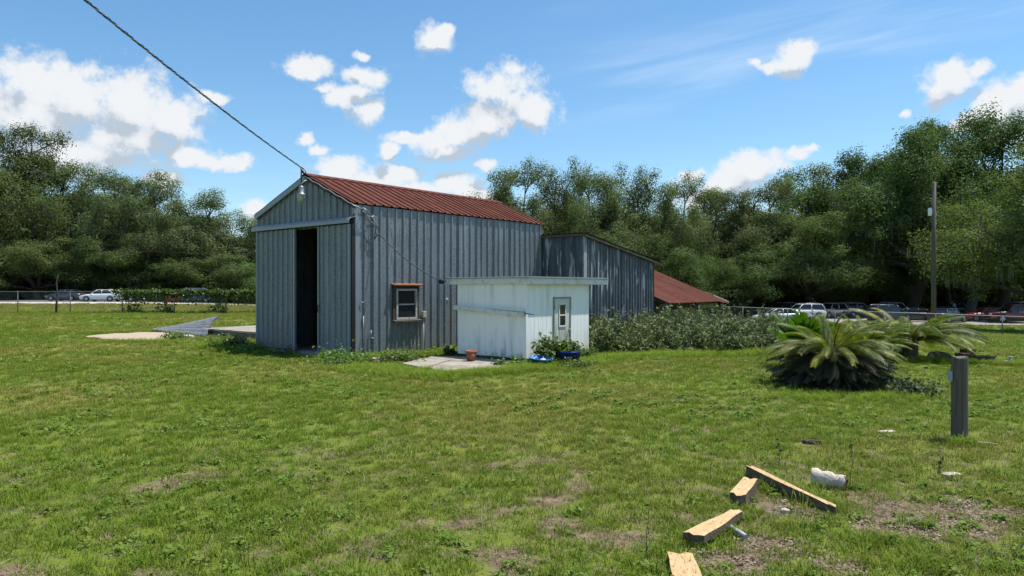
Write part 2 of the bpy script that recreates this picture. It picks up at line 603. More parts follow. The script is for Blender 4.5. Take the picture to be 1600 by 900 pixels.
M['grey_box'] = material('beige_electric_box', (0.42, 0.36, 0.27), 0.6)
M['pvc'] = material('grey_pvc', (0.30, 0.33, 0.36), 0.45)
M['white_plastic'] = material('white_plastic', (0.74, 0.75, 0.73), 0.5, 0, [((0.45, 0.44, 0.38), (20, 20, 20), 0.55, 0.7, 0.5)])
M['bark'] = material('oak_bark', (0.065, 0.055, 0.045), 0.95, 0, [((0.035, 0.03, 0.025), (5, 5, 1.5), 0.45, 0.65, 0.8), ((0.15, 0.14, 0.12), (3, 3, 3), 0.55, 0.7, 0.5)], bump=((6, 6, 2), 0.8))
LEAFL = [((0.058, 0.086, 0.028), (0.5, 0.5, 0.5), 0.40, 0.60, 0.75), ((0.19, 0.21, 0.075), (0.9, 0.9, 0.9), 0.54, 0.74, 0.7)]
M['leaf_oak'] = material('oak_leaves', (0.105, 0.156, 0.046), 0.75, 0, LEAFL, vary=0.22, hue=0.018, translucent=0.28, transcol=(1.3, 1.45, 0.6), spec=0.12)
M['leaf_olive'] = material('olive_oak_leaves', (0.146, 0.178, 0.072), 0.75, 0, LEAFL, vary=0.18, hue=0.018, translucent=0.28, transcol=(1.3, 1.4, 0.6), spec=0.12)
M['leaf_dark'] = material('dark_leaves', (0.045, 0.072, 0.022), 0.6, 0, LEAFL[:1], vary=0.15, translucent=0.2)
M['leaf_bright'] = material('bright_leaves', (0.085, 0.16, 0.025), 0.5, 0, [((0.05, 0.11, 0.02), (6, 6, 6), 0.45, 0.65, 0.7), ((0.16, 0.22, 0.04), (9, 9, 9), 0.55, 0.7, 0.6)], vary=0.1, translucent=0.35, transcol=(1.3, 1.5, 0.4))
M['leaf_vine'] = material('vine_leaves', (0.075, 0.12, 0.024), 0.55, 0, [((0.03, 0.05, 0.014), (1.5, 1.5, 1.5), 0.45, 0.65, 0.7), ((0.17, 0.17, 0.06), (3, 3, 3), 0.56, 0.7, 0.7)], translucent=0.3, transcol=(1.3, 1.5, 0.5))
M['leaf_weed'] = material('dusty_weed_leaves', (0.105, 0.155, 0.038), 0.7, 0, [((0.06, 0.085, 0.028), (2.5, 2.5, 2.5), 0.44, 0.62, 0.7), ((0.17, 0.175, 0.075), (3.5, 3.5, 3.5), 0.54, 0.70, 0.6)], translucent=0.25)
M['flower_weed'] = material('faded_purple_flower_heads', (0.22, 0.18, 0.20), 0.8, 0, [((0.32, 0.28, 0.23), (8, 8, 8), 0.5, 0.7, 0.8)])
M['stem'] = material('brown_stems', (0.10, 0.075, 0.045), 0.9)
M['moss'] = material('spanish_moss', (0.15, 0.155, 0.115), 0.95, 0, [((0.07, 0.075, 0.05), (1.5, 1.5, 1.5), 0.45, 0.65, 0.8)], translucent=0.3)
M['frond'] = material('cycad_frond', (0.075, 0.105, 0.012), 0.5, 0, [((0.27, 0.26, 0.040), (6, 6, 6), 0.50, 0.66, 0.85)], vary=0.25, hue=0.02, translucent=0.25, transcol=(1.4, 1.5, 0.35), spec=0.2)
M['frond_new'] = material('new_cycad_frond', (0.075, 0.165, 0.014), 0.4, 0, [((0.05, 0.10, 0.012), (6, 6, 6), 0.45, 0.65, 0.7)], vary=0.15, translucent=0.35, transcol=(1.3, 1.5, 0.3))
M['frond_dead'] = material('dead_cycad_frond', (0.022, 0.027, 0.011), 0.8, 0, [((0.10, 0.055, 0.022), (2.2, 2.2, 2.2), 0.62, 0.74, 0.8), ((0.02, 0.03, 0.012), (4, 4, 4), 0.4, 0.55, 0.8)], vary=0.3)
M['cycad_trunk'] = material('cycad_trunk', (0.10, 0.082, 0.06), 0.95, 0, [((0.20, 0.18, 0.15), (18, 18, 18), 0.5, 0.66, 0.8)], bump=(30, 1.0))
M['fence_steel'] = material('galvanised_fence', (0.20, 0.205, 0.205), 0.5, 0.4)
M['fence_post'] = material('dull_fence_post', (0.13, 0.135, 0.13), 0.6, 0.3)
M['road'] = material('sandy_pale_road', (0.55, 0.51, 0.45), 0.9, 0, [((0.45, 0.40, 0.33), (0.4, 0.4, 0.4), 0.45, 0.7, 0.7)])
M['asphalt'] = material('asphalt', (0.115, 0.12, 0.13), 0.85, 0, [((0.16, 0.16, 0.165), (0.5, 0.5, 0.5), 0.45, 0.7, 0.7)])
M['lot'] = material('pale_car_park', (0.24, 0.22, 0.195), 0.9, 0, [((0.30, 0.27, 0.23), (0.3, 0.3, 0.3), 0.45, 0.7, 0.7)])
M['pole'] = material('utility_pole_wood', (0.105, 0.095, 0.082), 0.9, 0, [((0.055, 0.05, 0.043), (20, 20, 1), 0.45, 0.65, 0.8)])
M['tyre'] = material('tyre_rubber', (0.015, 0.015, 0.016), 0.85)
M['rim'] = material('wheel_rim', (0.35, 0.36, 0.37), 0.35, 0.7)
M['car_glass'] = material('car_glass', (0.008, 0.01, 0.012), 0.04, 0, spec=0.7)
M['lamp_red'] = material('tail_light', (0.30, 0.01, 0.01), 0.2)
M['lamp_clear'] = material('head_light', (0.75, 0.77, 0.78), 0.15)
M['log_white'] = material('bleached_log', (0.47, 0.40, 0.33), 0.9, 0, [((0.20, 0.13, 0.085), (16, 16, 16), 0.50, 0.62, 0.85), ((0.72, 0.67, 0.60), (30, 30, 30), 0.5, 0.66, 0.6)], bump=(40, 0.6))
M['log_end'] = material('rotten_log_end', (0.22, 0.12, 0.065), 0.95, 0, [((0.06, 0.035, 0.02), (40, 40, 40), 0.45, 0.6, 0.8)])
M['stone'] = material('pale_stone', (0.46, 0.40, 0.34), 0.9, 0, [((0.30, 0.25, 0.20), (20, 20, 20), 0.45, 0.65, 0.7)], vary=0.12, bump=(40, 0.4))
M['brown_block'] = material('brown_block', (0.12, 0.075, 0.055), 0.9, 0, [((0.22, 0.15, 0.115), (14, 14, 14), 0.5, 0.7, 0.7)], vary=0.15)

# ------------------------------------------------------------------ the ground
def nonuni(lo, hi, a, b, fine, growth):
    xs = [a]
    while xs[-1] < b:
        xs.append(xs[-1] + fine)
    st_ = fine
    while xs[-1] < hi:
        st_ = min(st_ * growth, 60)
        xs.append(xs[-1] + st_)
    st_ = fine
    left = [a]
    while left[-1] > lo:
        st_ = min(st_ * growth, 60)
        left.append(left[-1] - st_)
    return np.array(sorted(set(left[1:] + xs)))


ANG = math.atan2(0.771, 0.637)
AX = np.array([math.cos(ANG), math.sin(ANG)])
AY = np.array([-math.sin(ANG), math.cos(ANG)])
BARN_C = np.array([-3.73, 16.96])
BL, BW = 7.36, 4.27
SHED_S = np.array([0.31, 15.65])
EXT_E = np.array([2.18, 21.62])
LEAN_P = np.array([5.60, 25.5])


def local(x, y, O):
    dx, dy = np.asarray(x) - O[0], np.asarray(y) - O[1]
    return dx * AX[0] + dy * AX[1], dx * AY[0] + dy * AY[1]


def wpt(O, lx, ly, z=0.0):
    p = O + AX * lx + AY * ly
    return Vector((p[0], p[1], z))


CHIPS = [(gnd(1450, 812), 0.42), (gnd(1545, 800), 0.25), (gnd(1238, 797), 0.2), (gnd(1215, 852), 0.2), (gnd(1310, 885), 0.16), (gnd(1140, 880), 0.2), (gnd(1390, 825), 0.2)]


def bareness(x, y):
    """0 thick lawn .. 1 bare soil and thatch"""
    r = np.hypot(x, y)
    b = fbm(np.asarray(x) * 0.85 + 11, np.asarray(y) * 0.85 + 5, 21, 4)
    b2 = fbm(np.asarray(x) * 3.2, np.asarray(y) * 3.2, 51, 4)
    v = sstep(0.45, 0.80, b * 0.34 + b2 * 0.66)
    v = v * (0.30 + 0.75 * sstep(11, 4.5, r)) * (1 - 0.55 * sstep(9, 15, np.asarray(y)) * sstep(24, 17, np.asarray(y)))
    for (c, rad) in CHIPS:
        d = np.hypot((x - c.x) / 1.25, y - c.y) / rad
        v = np.maximum(v, sstep(1.25, 0.45, d + 0.7 * (b2 - 0.5)))
    return np.clip(v, 0, 1)


def dryness(x, y):
    d = fbm(np.asarray(x) * 0.28 + 3, np.asarray(y) * 0.28 + 9, 77, 4)
    return sstep(0.38, 0.66, d)


xs = nonuni(-700, 700, -9, 9, 0.16, 1.07)
ys = nonuni(-60, 900, 2.5, 20, 0.16, 1.07)
gx, gy = np.meshgrid(xs, ys)
gz = terrain(gx, gy)
vv = np.stack([gx.ravel(), gy.ravel(), gz.ravel()], 1)
nx, ny = len(xs), len(ys)
idx = np.arange(nx * ny).reshape(ny, nx)
qq = np.stack([idx[:-1, :-1].ravel(), idx[:-1, 1:].ravel(), idx[1:, 1:].ravel(), idx[1:, :-1].ravel()], 1)

gm_ = bpy.data.materials.new('lawn_soil')
gm_.use_nodes = True
t = gm_.node_tree
pb = t.nodes['Principled BSDF']
pb.inputs['Roughness'].default_value = 0.95
pb.inputs['Specular IOR Level'].default_value = 0.15
geo = N(t, 'ShaderNodeNewGeometry')
at = N(t, 'ShaderNodeAttribute', attribute_name='bare')
at2 = N(t, 'ShaderNodeAttribute', attribute_name='dry')


def gnoise(scale, detail=5):
    n = N(t, 'ShaderNodeTexNoise')
    n.inputs['Scale'].default_value = scale
    n.inputs['Detail'].default_value = detail
    n.inputs['Roughness'].default_value = 0.65
    t.links.new(geo.outputs['Position'], n.inputs['Vector'])
    return n.outputs[0]


def gmix(f, a, b):
    mx = N(t, 'ShaderNodeMix', data_type='RGBA')
    if isinstance(f, float):
        mx.inputs[0].default_value = f
    else:
        t.links.new(f, mx.inputs[0])
    for i, c in ((6, a), (7, b)):
        if isinstance(c, tuple):
            mx.inputs[i].default_value = (*c, 1)
        else:
            t.links.new(c, mx.inputs[i])
    return mx.outputs[2]


soil = gmix(maprange(t, gnoise(9), 0.38, 0.64), (0.095, 0.066, 0.042), (0.215, 0.158, 0.102))
soil = gmix(maprange(t, gnoise(55), 0.52, 0.70), soil, (0.29, 0.23, 0.155))
green = gmix(maprange(t, gnoise(3), 0.4, 0.62), (0.108, 0.155, 0.016), (0.145, 0.178, 0.022))
green = gmix(at2.outputs['Fac'], green, (0.18, 0.185, 0.035))
green = gmix(maprange(t, gnoise(38), 0.46, 0.66), green, (0.09, 0.105, 0.026))
ed = math_node(t, 'ADD', at.outputs['Fac'], math_node(t, 'MULTIPLY', math_node(t, 'SUBTRACT', gnoise(14), 0.5), 0.7))
gcol = gmix(maprange(t, ed, 0.18, 0.52), green, soil)
t.links.new(gcol, pb.inputs['Base Color'])
bp = N(t, 'ShaderNodeBump')
bp.inputs['Strength'].default_value = 0.6
bp.inputs['Distance'].default_value = 0.03
t.links.new(gnoise(30, 6), bp.inputs['Height'])
t.links.new(bp.outputs[0], pb.inputs['Normal'])
gme = np_mesh('ground', vv, qq, gm_)
verge = sstep(47, 50, gy) * sstep(75, 70, gy) * sstep(0, -6, gx)
bv = bareness(gx, gy)
bv = np.maximum(bv, verge * sstep(0.50, 0.68, fbm(gx * 0.12, gy * 0.5, 5, 4)) * 0.9)
dv = np.maximum(dryness(gx, gy) * sstep(4, 10, gy), verge * 0.8)
for nm, arr in (('bare', bv), ('dry', dv)):
    a_ = gme.attributes.new(nm, 'FLOAT', 'POINT')
    a_.data.foreach_set('value', np.asarray(arr, np.float32).ravel())
gme.polygons.foreach_set('use_smooth', np.ones(len(qq), bool))
tag(link('ground', gme), kind='structure')


def drape(name, poly_fn, u0, u1, v0, v1, nu, nv, mat, lift):
    """a sheet laid over the terrain"""
    us, vs_ = np.linspace(u0, u1, nu), np.linspace(v0, v1, nv)
    U, V = np.meshgrid(us, vs_)
    X, Y = poly_fn(U, V)
    P = np.stack([X.ravel(), Y.ravel(), terrain(X, Y).ravel() + lift], 1)
    ii = np.arange(nu * nv).reshape(nv, nu)
    q = np.stack([ii[:-1, :-1].ravel(), ii[:-1, 1:].ravel(), ii[1:, 1:].ravel(), ii[1:, :-1].ravel()], 1)
    o = link(name, np_mesh(name, P, q, mat))
    return tag(o, kind='structure')


drape('sandy_road', lambda U, V: (U, V + 0.02 * U), -160, 8, 75, 83.5, 60, 8, M['road'], 0.02)
drape('asphalt_lot', lambda U, V: (U, V + 0.02 * U), -160, 8, 83.7, 128, 60, 20, M['asphalt'], 0.03)
drape('car_park', lambda U, V: (U, V - 0.12 * (U - 30)), 17, 120, 68.5, 112, 60, 30, M['lot'], 0.03)


# ------------------------------------------------------------------ sheet metal
def sheet(O, U, V, Nn, u0, u1, v0, v1, pitch=0.25, h=0.034, rows=6, dent=0.007, seed=0, phase=0.0, minor=True):
    """a ribbed steel sheet: profile along U, ribs run along V, ribs stand out along Nn"""
    rnd = random.Random(seed)
    pts = [(u0, 0.0)]
    k = math.floor((u0 - phase) / pitch) - 1
    while True:
        c = phase + k * pitch
        if c > u1 + pitch:
            break
        for (d, hh) in ((-0.034, 0), (-0.018, h), (0.018, h), (0.034, 0)):
            pts.append((c + d, hh))
        if minor:
            for (d, hh) in ((pitch / 2 - 0.02, 0), (pitch / 2, 0.006), (pitch / 2 + 0.02, 0)):
                pts.append((c + d, hh))
        k += 1
    pts = [p for p in pts if u0 < p[0] < u1]
    pts = [(u0, 0.0)] + sorted(pts) + [(u1, 0.0)]
    f0 = v0 if callable(v0) else (lambda u: v0)
    f1 = v1 if callable(v1) else (lambda u: v1)
    mb = MB()
    vs, fs = [], []
    n = len(pts)
    for r in range(rows + 1):
        wob_ = [rnd.uniform(-dent, dent) for _ in range(4)]
        for i, (u, hh) in enumerate(pts):
            a, b = f0(u), f1(u)
            vpos = a + (b - a) * r / rows
            q = (u - u0) / max(u1 - u0, 1e-6) * 3
            qi = min(int(q), 2)
            dd = wob_[qi] * (1 - (q - qi)) + wob_[qi + 1] * (q - qi)
            vs.append(O + U * u + V * vpos + Nn * (hh + dd))
    for r in range(rows):
        for i in range(n - 1):
            fs.append((r * n + i, r * n + i + 1, (r + 1) * n + i + 1, (r + 1) * n + i))
    mb.add(vs, fs)
    return mb


X3, Y3, Z3 = Vector((1, 0, 0)), Vector((0, 1, 0)), Vector((0, 0, 1))
O3 = Vector((0, 0, 0))

# ------------------------------------------------------------------ the tall metal barn
barn = thing('metal_barn', 'tall galvanised steel barn with rusty red gable roof and parted sliding doors', 'barn', (BARN_C[0], BARN_C[1], 0), ANG)
EAVE, RIDGE, HALF = 3.67, 4.52, 1.92


def gable(y):
    return EAVE + (RIDGE - EAVE) * (y / HALF if y < HALF else (BW - y) / (BW - HALF))


cuts = [0.10, 0.5, 1.125, 2.03, 2.75, 3.5, 4.25, 5.0, 5.75, 6.5, 7.36]
sidx = 0
for a, b in zip(cuts[:-1], cuts[1:]):
    segs = [(-0.15, EAVE - 0.02)] if abs(a - 1.125) > 0.01 else [(-0.15, 0.80), (1.72, EAVE - 0.02)]
    for (z0, z1) in segs:
        sidx += 1
        sheet(Vector((0, random.Random(sidx).uniform(-0.002, 0.002), 0)), X3, Z3, -Y3, a, b, z0, z1, seed=sidx).build('wall_sheet', M['galv'], barn)
for a, b in zip(np.arange(0, 7.3, 0.92), list(np.arange(0.92, 7.3, 0.92)) + [7.36]):   # the far long wall and the back wall
    sidx += 1
    sheet(Vector((0, BW, 0)), X3, Z3, Y3, a, b, -0.15, EAVE - 0.02, seed=sidx).build('wall_sheet', M['galv'], barn)
for a, b in zip(np.arange(0, 4.2, 0.854), np.arange(0.854, 4.3, 0.854)):
    sidx += 1
    sheet(Vector((BL, 0, 0)), Y3, Z3, X3, a, min(b, BW), -0.15, lambda u: gable(u) - 0.03, seed=sidx).build('wall_sheet', M['galv'], barn)
for a, b in zip(np.arange(0, 4.2, 0.7117), np.arange(0.7117, 4.3, 0.7117)):             # gable over the doors
    sidx += 1
    sheet(O3, Y3, Z3, -X3, a, min(b, BW), 3.16, lambda u: gable(u) - 0.03, seed=sidx).build('gable_sheet', M['galv'], barn)
# jambs either side of the doorway, behind the sliding doors
MB().bx(-0.02, 0.10, 0.0, 0.09, -0.15, 3.16).build('door_jamb', M['galv'], barn)
MB().bx(0.012, 0.10, BW - 0.40, BW - 0.01, -0.15, 3.16).build('door_jamb', M['galv'], barn)
# corner trim wraps the near corner
mb = MB()
mb.bx(-0.030, 0.12, -0.030, -0.004, -0.15, EAVE - 0.03)
mb.bx(-0.034, -0.022, -0.028, 0.10, -0.15, EAVE - 0.03)
mb.build('corner_trim', M['galv_trim'], barn)
MB().bx(-0.03, 0.10, BW + 0.026, BW + 0.045, -0.15, EAVE - 0.03).build('corner_trim', M['galv_trim'], barn)
# sliding doors
def sliding_door(y0, y1, zb, lean, seed):
    mb = MB()
    s_ = sheet(Vector((-0.15, 0, 0)), Y3, Z3, -X3, y0, y1, zb, 3.17, seed=seed, dent=0.010, pitch=0.235, phase=y0 + 0.1)
    mb.add(s_.v, s_.f)
    o = mb.build('sliding_door', M['galv'], barn)
    for yy in (y0, y1):
        MB().bx(-0.19, -0.13, yy - 0.03, yy + 0.03, zb - 0.01, 3.17).build('door_edge', M['galv_trim'] if yy == y0 else M['galv'], o)
    MB().bx(-0.147, -0.105, y0 + 0.03, y1 - 0.03, zb, zb + 0.09).build('bottom_rail', M['galv'], o)
    return o


d1 = sliding_door(0.045, 1.24, 0.02, 0, 91)
d2 = sliding_door(2.29, 4.06, 0.06, 0, 92)
MB().tube([(-0.205, 1.19, 1.05), (-0.235, 1.19, 1.07), (-0.235, 1.19, 1.20), (-0.205, 1.19, 1.22)], 0.012, 6).build('pull_handle', M['black'], d1)
# track cover over the doors
mb = MB()
prof = [(-0.012, 3.37), (-0.20, 3.33), (-0.255, 3.27), (-0.255, 3.19), (-0.24, 3.19), (-0.24, 3.255), (-0.19, 3.31), (-0.012, 3.345)]
ya, yb = -0.06, BW - 0.05
vs = [(x, ya, z) for x, z in prof] + [(x, yb, z) for x, z in prof]
n = len(prof)
mb.add(vs, [(i, (i + 1) % n, n + (i + 1) % n, n + i) for i in range(n)] + [tuple(range(n)), tuple(reversed(range(n, 2 * n)))])
mb.build('track_cover', M['galv_trim'], barn)
MB().bx(-0.12, -0.05, 0.03, BW, 3.20, 3.26).build('door_track', M['black'], barn)
MB().tube([(-0.20, -0.01, 3.27), (-0.16, -0.02, 3.31), (-0.10, -0.035, 3.36), (-0.06, -0.045, 3.48)], 0.022, 6).build('track_bracket', M['black'], barn)
MB().bx(-0.13, -0.04, -0.022, 0.02, 0.0, 3.17).build('door_gap_post', M['black'], barn)
# roof, sheet by sheet on both slopes
slope = math.atan2(RIDGE - EAVE, HALF)
run = HALF / math.cos(slope)
Vup = Vector((0, math.cos(slope), math.sin(slope)))
Nup = Vector((0, -math.sin(slope), math.cos(slope)))
slope2 = math.atan2(RIDGE - EAVE, BW - HALF)
run2 = (BW - HALF) / math.cos(slope2)
Vdn = Vector((0, -math.cos(slope2), math.sin(slope2)))
Nn2 = Vector((0, math.sin(slope2), math.cos(slope2)))
redges = np.linspace(-0.10, BL + 0.10, 11)
for i in range(10):
    sheet(Vector((0, 0, EAVE + 0.03 + 0.002 * (i % 2))), X3, Vup, Nup, redges[i], redges[i + 1] + 0.02, -0.06, run - 0.01, pitch=0.27, h=0.032, seed=300 + i).build('roof_sheet', M['roof_red'], barn)
    sheet(Vector((0, BW, EAVE + 0.03 + 0.002 * (i % 2))), X3, Vdn, Nn2, redges[i], redges[i + 1] + 0.02, -0.06, run2 - 0.01, pitch=0.27, h=0.032, seed=330 + i).build('roof_sheet', M['roof_red'], barn)
mb = MB()
for sgn in (-1, 1):
    c = Vector((BL / 2, HALF + sgn * 0.085, RIDGE + 0.055 - 0.085 * math.tan(slope)))
    mb.box(c, (BL + 0.24, 0.20, 0.012), Matrix.Rotation(-sgn * slope, 3, 'X'))
mb.build('ridge_cap', M['roof_red'], barn)
for sgn, mt, nm in ((1, M['galv_trim'], 'rake_trim'), (-1, M['wood_dark'], 'rake_board')):
    mid = Vector((-0.075, (HALF + BW) / 2 if sgn > 0 else HALF / 2, (EAVE + RIDGE) / 2 - 0.055))
    MB().box(mid, (0.05, (run2 if sgn > 0 else run) + 0.10, 0.13 if sgn > 0 else 0.09), Matrix.Rotation(-slope2 if sgn > 0 else slope, 3, 'X')).build(nm, mt, barn)
MB().bx(0.02, BL, 0.01, 0.05, EAVE - 0.20, EAVE - 0.05).build('eave_beam', M['wood_dark'], barn)
# inside: posts, girts and a slab
for xx in (1.8, 3.6, 5.4):
    MB().bx(xx - 0.07, xx + 0.07, BW - 0.20, BW - 0.06, 0.0, EAVE).build('inner_post', M['wood_dark'], barn)
for zz in (1.1, 2.2, 3.2):
    MB().bx(BL - 0.12, BL - 0.05, 0.05, BW - 0.05, zz, zz + 0.13).build('girt', M['wood_grey'], barn)
MB().bx(-0.75, BL - 0.02, 0.12, BW - 0.02, -0.2, 0.035).build('floor_slab', M['concrete'], barn)
# window in the long wall
mb = MB()
for (x0, x1, z0, z1) in ((1.24, 1.29, 0.85, 1.63), (1.89, 1.94, 0.85, 1.63), (1.291, 1.889, 1.58, 1.63), (1.291, 1.889, 0.85, 0.90), (1.291, 1.889, 1.215, 1.25)):
    mb.bx(x0, x1, -0.05, 0.03, z0, z1)
win = mb.build('window', M['sash'], barn)
MB().bx(1.13, 1.235, -0.035, 0.06, 0.78, 1.70).build('casing', M['wood_dark'], win)
MB().bx(1.945, 2.025, -0.035, 0.06, 0.78, 1.70).build('casing', M['wood_dark'], win)
MB().bx(1.237, 1.943, -0.033, 0.05, 1.632, 1.70).build('casing', M['wood_dark'], win)
MB().bx(1.291, 1.889, 0.0, 0.008, 1.251, 1.579).build('pane', M['glass'], win)
MB().bx(1.291, 1.889, -0.018, -0.010, 0.901, 1.214).build('pane', M['glass'], win)
MB().box((1.58, -0.06, 0.815), (0.92, 0.15, 0.045), Matrix.Rotation(0.10, 3, 'X')).build('sill', M['wood_grey'], win)
MB().box((1.58, -0.07, 1.735), (0.98, 0.17, 0.035), Matrix.Rotation(0.16, 3, 'X')).build('rust_flashing', M['rust'], win)
# socket box and conduits on the long wall
bxo = MB().bx(2.10, 2.22, -0.11, -0.024, 0.88, 1.04).build('socket_box', M['grey_box'], barn, bevel=0.01)
MB().tube([(2.16, -0.05, 0.88), (2.165, -0.05, 0.4), (2.16, -0.05, -0.05)], 0.014, 6).build('conduit', M['white_trim'], bxo)
MB().tube([(2.13, -0.07, 0.89), (2.10, -0.09, 0.75), (2.12, -0.08, 0.55)], 0.008, 5).build('loose_cord', M['black'], bxo)
MB().tube([(0.19, -0.05, 0.98), (0.19, -0.05, -0.05)], 0.014, 6).build('conduit', M['galv_trim'], barn)
MB().tube([(0.10, -0.05, 1.30), (0.20, -0.07, 1.31)], 0.012, 6).build('hook', M['galv_trim'], barn)
mb = MB().tube([(0.42, -0.05, 0.62), (0.42, -0.05, 0.42)], 0.018, 6)
mb.tube([(0.42, -0.05, 0.44), (0.47, -0.09, 0.42)], 0.02, 6)
mb.build('water_tap', M['galv_trim'], barn)
MB().lathe([(0.0, -0.035), (0.055, -0.035), (0.06, -0.022), (0.06, 0.0)], 14, (3.05, 0.0, 1.32), axis='Y').build('vent_cover', M['galv_trim'], barn)

# ------------------------------------------------------------------ rear lean-to of weathered steel
ext = thing('steel_lean_to', 'dark weathered steel lean-to with peeling paint behind the tall barn', 'shed', (EXT_E[0], EXT_E[1], 0), ANG)
EL_ = 4.39
EW = 1.584 + BW


def etop(x):
    return 3.30 - 0.157 * x


for i, (a, b) in enumerate(zip([0.02, 0.42, 0.80, 1.20], [0.42, 0.80, 1.20, 1.575])):
    sheet(Vector((0.02, 0, 0)), Y3, Z3, -X3, a, b, -0.4, etop(0) - 0.02, seed=400 + i, pitch=0.20, h=0.026).build('wall_sheet', M['galv_old'], ext)
ce = np.linspace(0.0, EL_, 9)
for i in range(8):
    sheet(Vector((0.02, random.Random(i).uniform(-0.004, 0.004), 0)), X3, Z3, -Y3, ce[i], ce[i + 1], -0.4, lambda u: etop(u) - 0.02, seed=420 + i, pitch=0.183, h=0.028, minor=False).build('wall_sheet', M['galv_old'], ext)
ce2 = np.linspace(0.0, EW, 9)
for i in range(8):
    sheet(Vector((EL_ + 0.02, 0, 0)), Y3, Z3, X3, ce2[i], ce2[i + 1], -0.5, etop(EL_) - 0.02, seed=440 + i, pitch=0.2, h=0.018).build('wall_sheet', M['galv_old'], ext)
    if i > 3:
        pass
sheet(Vector((0.02, EW, 0)), X3, Z3, Y3, 0, EL_, -0.5, lambda u: etop(u) - 0.02, seed=460, pitch=0.2).build('wall_sheet', M['galv_old'], ext)
mb = MB()
mb.bx(-0.02, 0.13, -0.034, -0.022, -0.4, etop(0) - 0.03)
mb.bx(-0.034, -0.022, -0.034, 0.02, -0.4, etop(0) - 0.03)
mb.build('corner_trim', M['galv_pale'], ext)
MB().bx(-0.012, 0.012, 1.50, 1.575, 2.0, etop(0) - 0.02).build('corner_trim', M['galv_old'], ext)
rs = math.atan2(-0.157, 1.0)
Ur = Vector((math.cos(rs), 0, math.sin(rs)))
Nr = Vector((-math.sin(rs), 0, math.cos(rs)))
re_ = np.linspace(-0.14, EW + 0.15, 9)
for i in range(8):
    sheet(Vector((0, 0, 3.315)), Y3, Ur, Nr, re_[i], re_[i + 1] + 0.01, -0.10 if re_[i] < 1.5 else 0.03, EL_ + 0.50, pitch=0.2, h=0.02, seed=480 + i).build('roof_sheet', M['roof_red'], ext)
MB().box(Vector((0, -0.10, 3.25)) + Ur * 2.4, (4.95, 0.05, 0.075), Matrix.Rotation(-rs, 3, 'Y')).build('barge_board', M['roof_dark'], ext)
MB().bx(-0.09, -0.05, -0.06, 1.57, 3.235, 3.305).build('fascia', M['wood_grey'], ext)
for yy in (0.35, 1.2, 2.3, 3.4, 4.5, 5.5):
    MB().box(Vector((0, yy, 3.25)) + Ur * 2.42, (4.85, 0.05, 0.09), Matrix.Rotation(-rs, 3, 'Y')).build('rafter', M['wood_dark'], ext)

# ------------------------------------------------------------------ low red-roofed lean-to at the end
LZ = -0.15
red = thing('red_roof_shelter', 'low open shelter with a wide rusty red metal roof beyond the lean-to', 'shelter', (LEAN_P[0], LEAN_P[1], 0), ANG)
sl = 0.397
an = math.atan(sl)
Vs = Vector((0, math.cos(an), math.sin(an)))
Ns = Vector((0, -math.sin(an), math.cos(an)))
RL = 5.25
cr = np.linspace(0, RL, 8)
for i in range(7):
    sheet(Vector((0, 0, 1.10 + 0.002 * (i % 2))), X3, Vs, Ns, cr[i], cr[i + 1] + 0.015, 0.0 if i < 6 else -0.12, 4.4, pitch=0.19, h=0.016, seed=500 + i, dent=0.008).build('roof_sheet', M['roof_red'], red)
for xx in (0.15, 2.6, 5.0):
    MB().tube([(xx, 0.22, -0.75), (xx + 0.02, 0.21, 0.4), (xx, 0.22, 1.13)], [0.075, 0.07, 0.065], 8).build('post', M['wood_dark'], red)
    MB().box(Vector((xx, 0, 1.02)) + Vs * 2.1, (0.05, 4.0, 0.10), Matrix.Rotation(an, 3, 'X')).build('rafter', M['wood_dark'], red)
MB().bx(0.0, RL, 0.30, 0.36, 1.02, 1.14).build('eave_beam', M['wood_dark'], red)
for k in range(9):
    z0 = -0.55 + k * 0.20
    MB().bx(0.0, 4.6, 0.95 + 0.01 * (k % 3), 0.99 + 0.01 * (k % 3), z0, z0 + 0.185).build('wall_board', M['wood_dark'], red)
for k in range(10):
    z0 = -0.7 + k * 0.22
    MB().bx(0.2, 5.0, 3.6, 3.64, z0, z0 + 0.2).build('wall_board', M['wood_dark'], red)
MB().box(Vector((-0.03, 0, 1.06)) + Vs * 1.0, (0.04, 2.2, 0.16), Matrix.Rotation(an, 3, 'X')).build('barge_board', M['wood_dark'], red)
MB().box(Vector((RL + 0.02, 0, 1.06)) + Vs * 0.3, (0.03, 0.7, 0.10), Matrix.Rotation(an, 3, 'X')).build('barge_board', M['white_trim'], red)

# ------------------------------------------------------------------ white pump house
shed = thing('white_pump_house', 'small white flat-roofed pump house with narrow stained door', 'shed', (SHED_S[0], SHED_S[1], 0), ANG)
SL, SW, SH = 2.495, 2.09, 1.745
shed_z0 = 0.09


def siding(O, U, Nn, u0, u1, z0, z1, groove=0.15, hole=None):
    """grooved sheet siding; hole=(ua,ub,za,zb)"""
    pts = []
    u = u0
    pts.append((u0, 0))
    while u + groove < u1:
        u += groove
        pts += [(u - 0.005, 0), (u - 0.002, -0.004), (u + 0.002, -0.004), (u + 0.005, 0)]
    pts.append((u1, 0))
    mb = MB()
    n = len(pts)
    vs = [O + U * a + Nn * h + Z3 * z0 for a, h in pts] + [O + U * a + Nn * h + Z3 * z1 for a, h in pts]
    mb.add(vs, [(i, i + 1, n + i + 1, n + i) for i in range(n - 1)])
    return mb


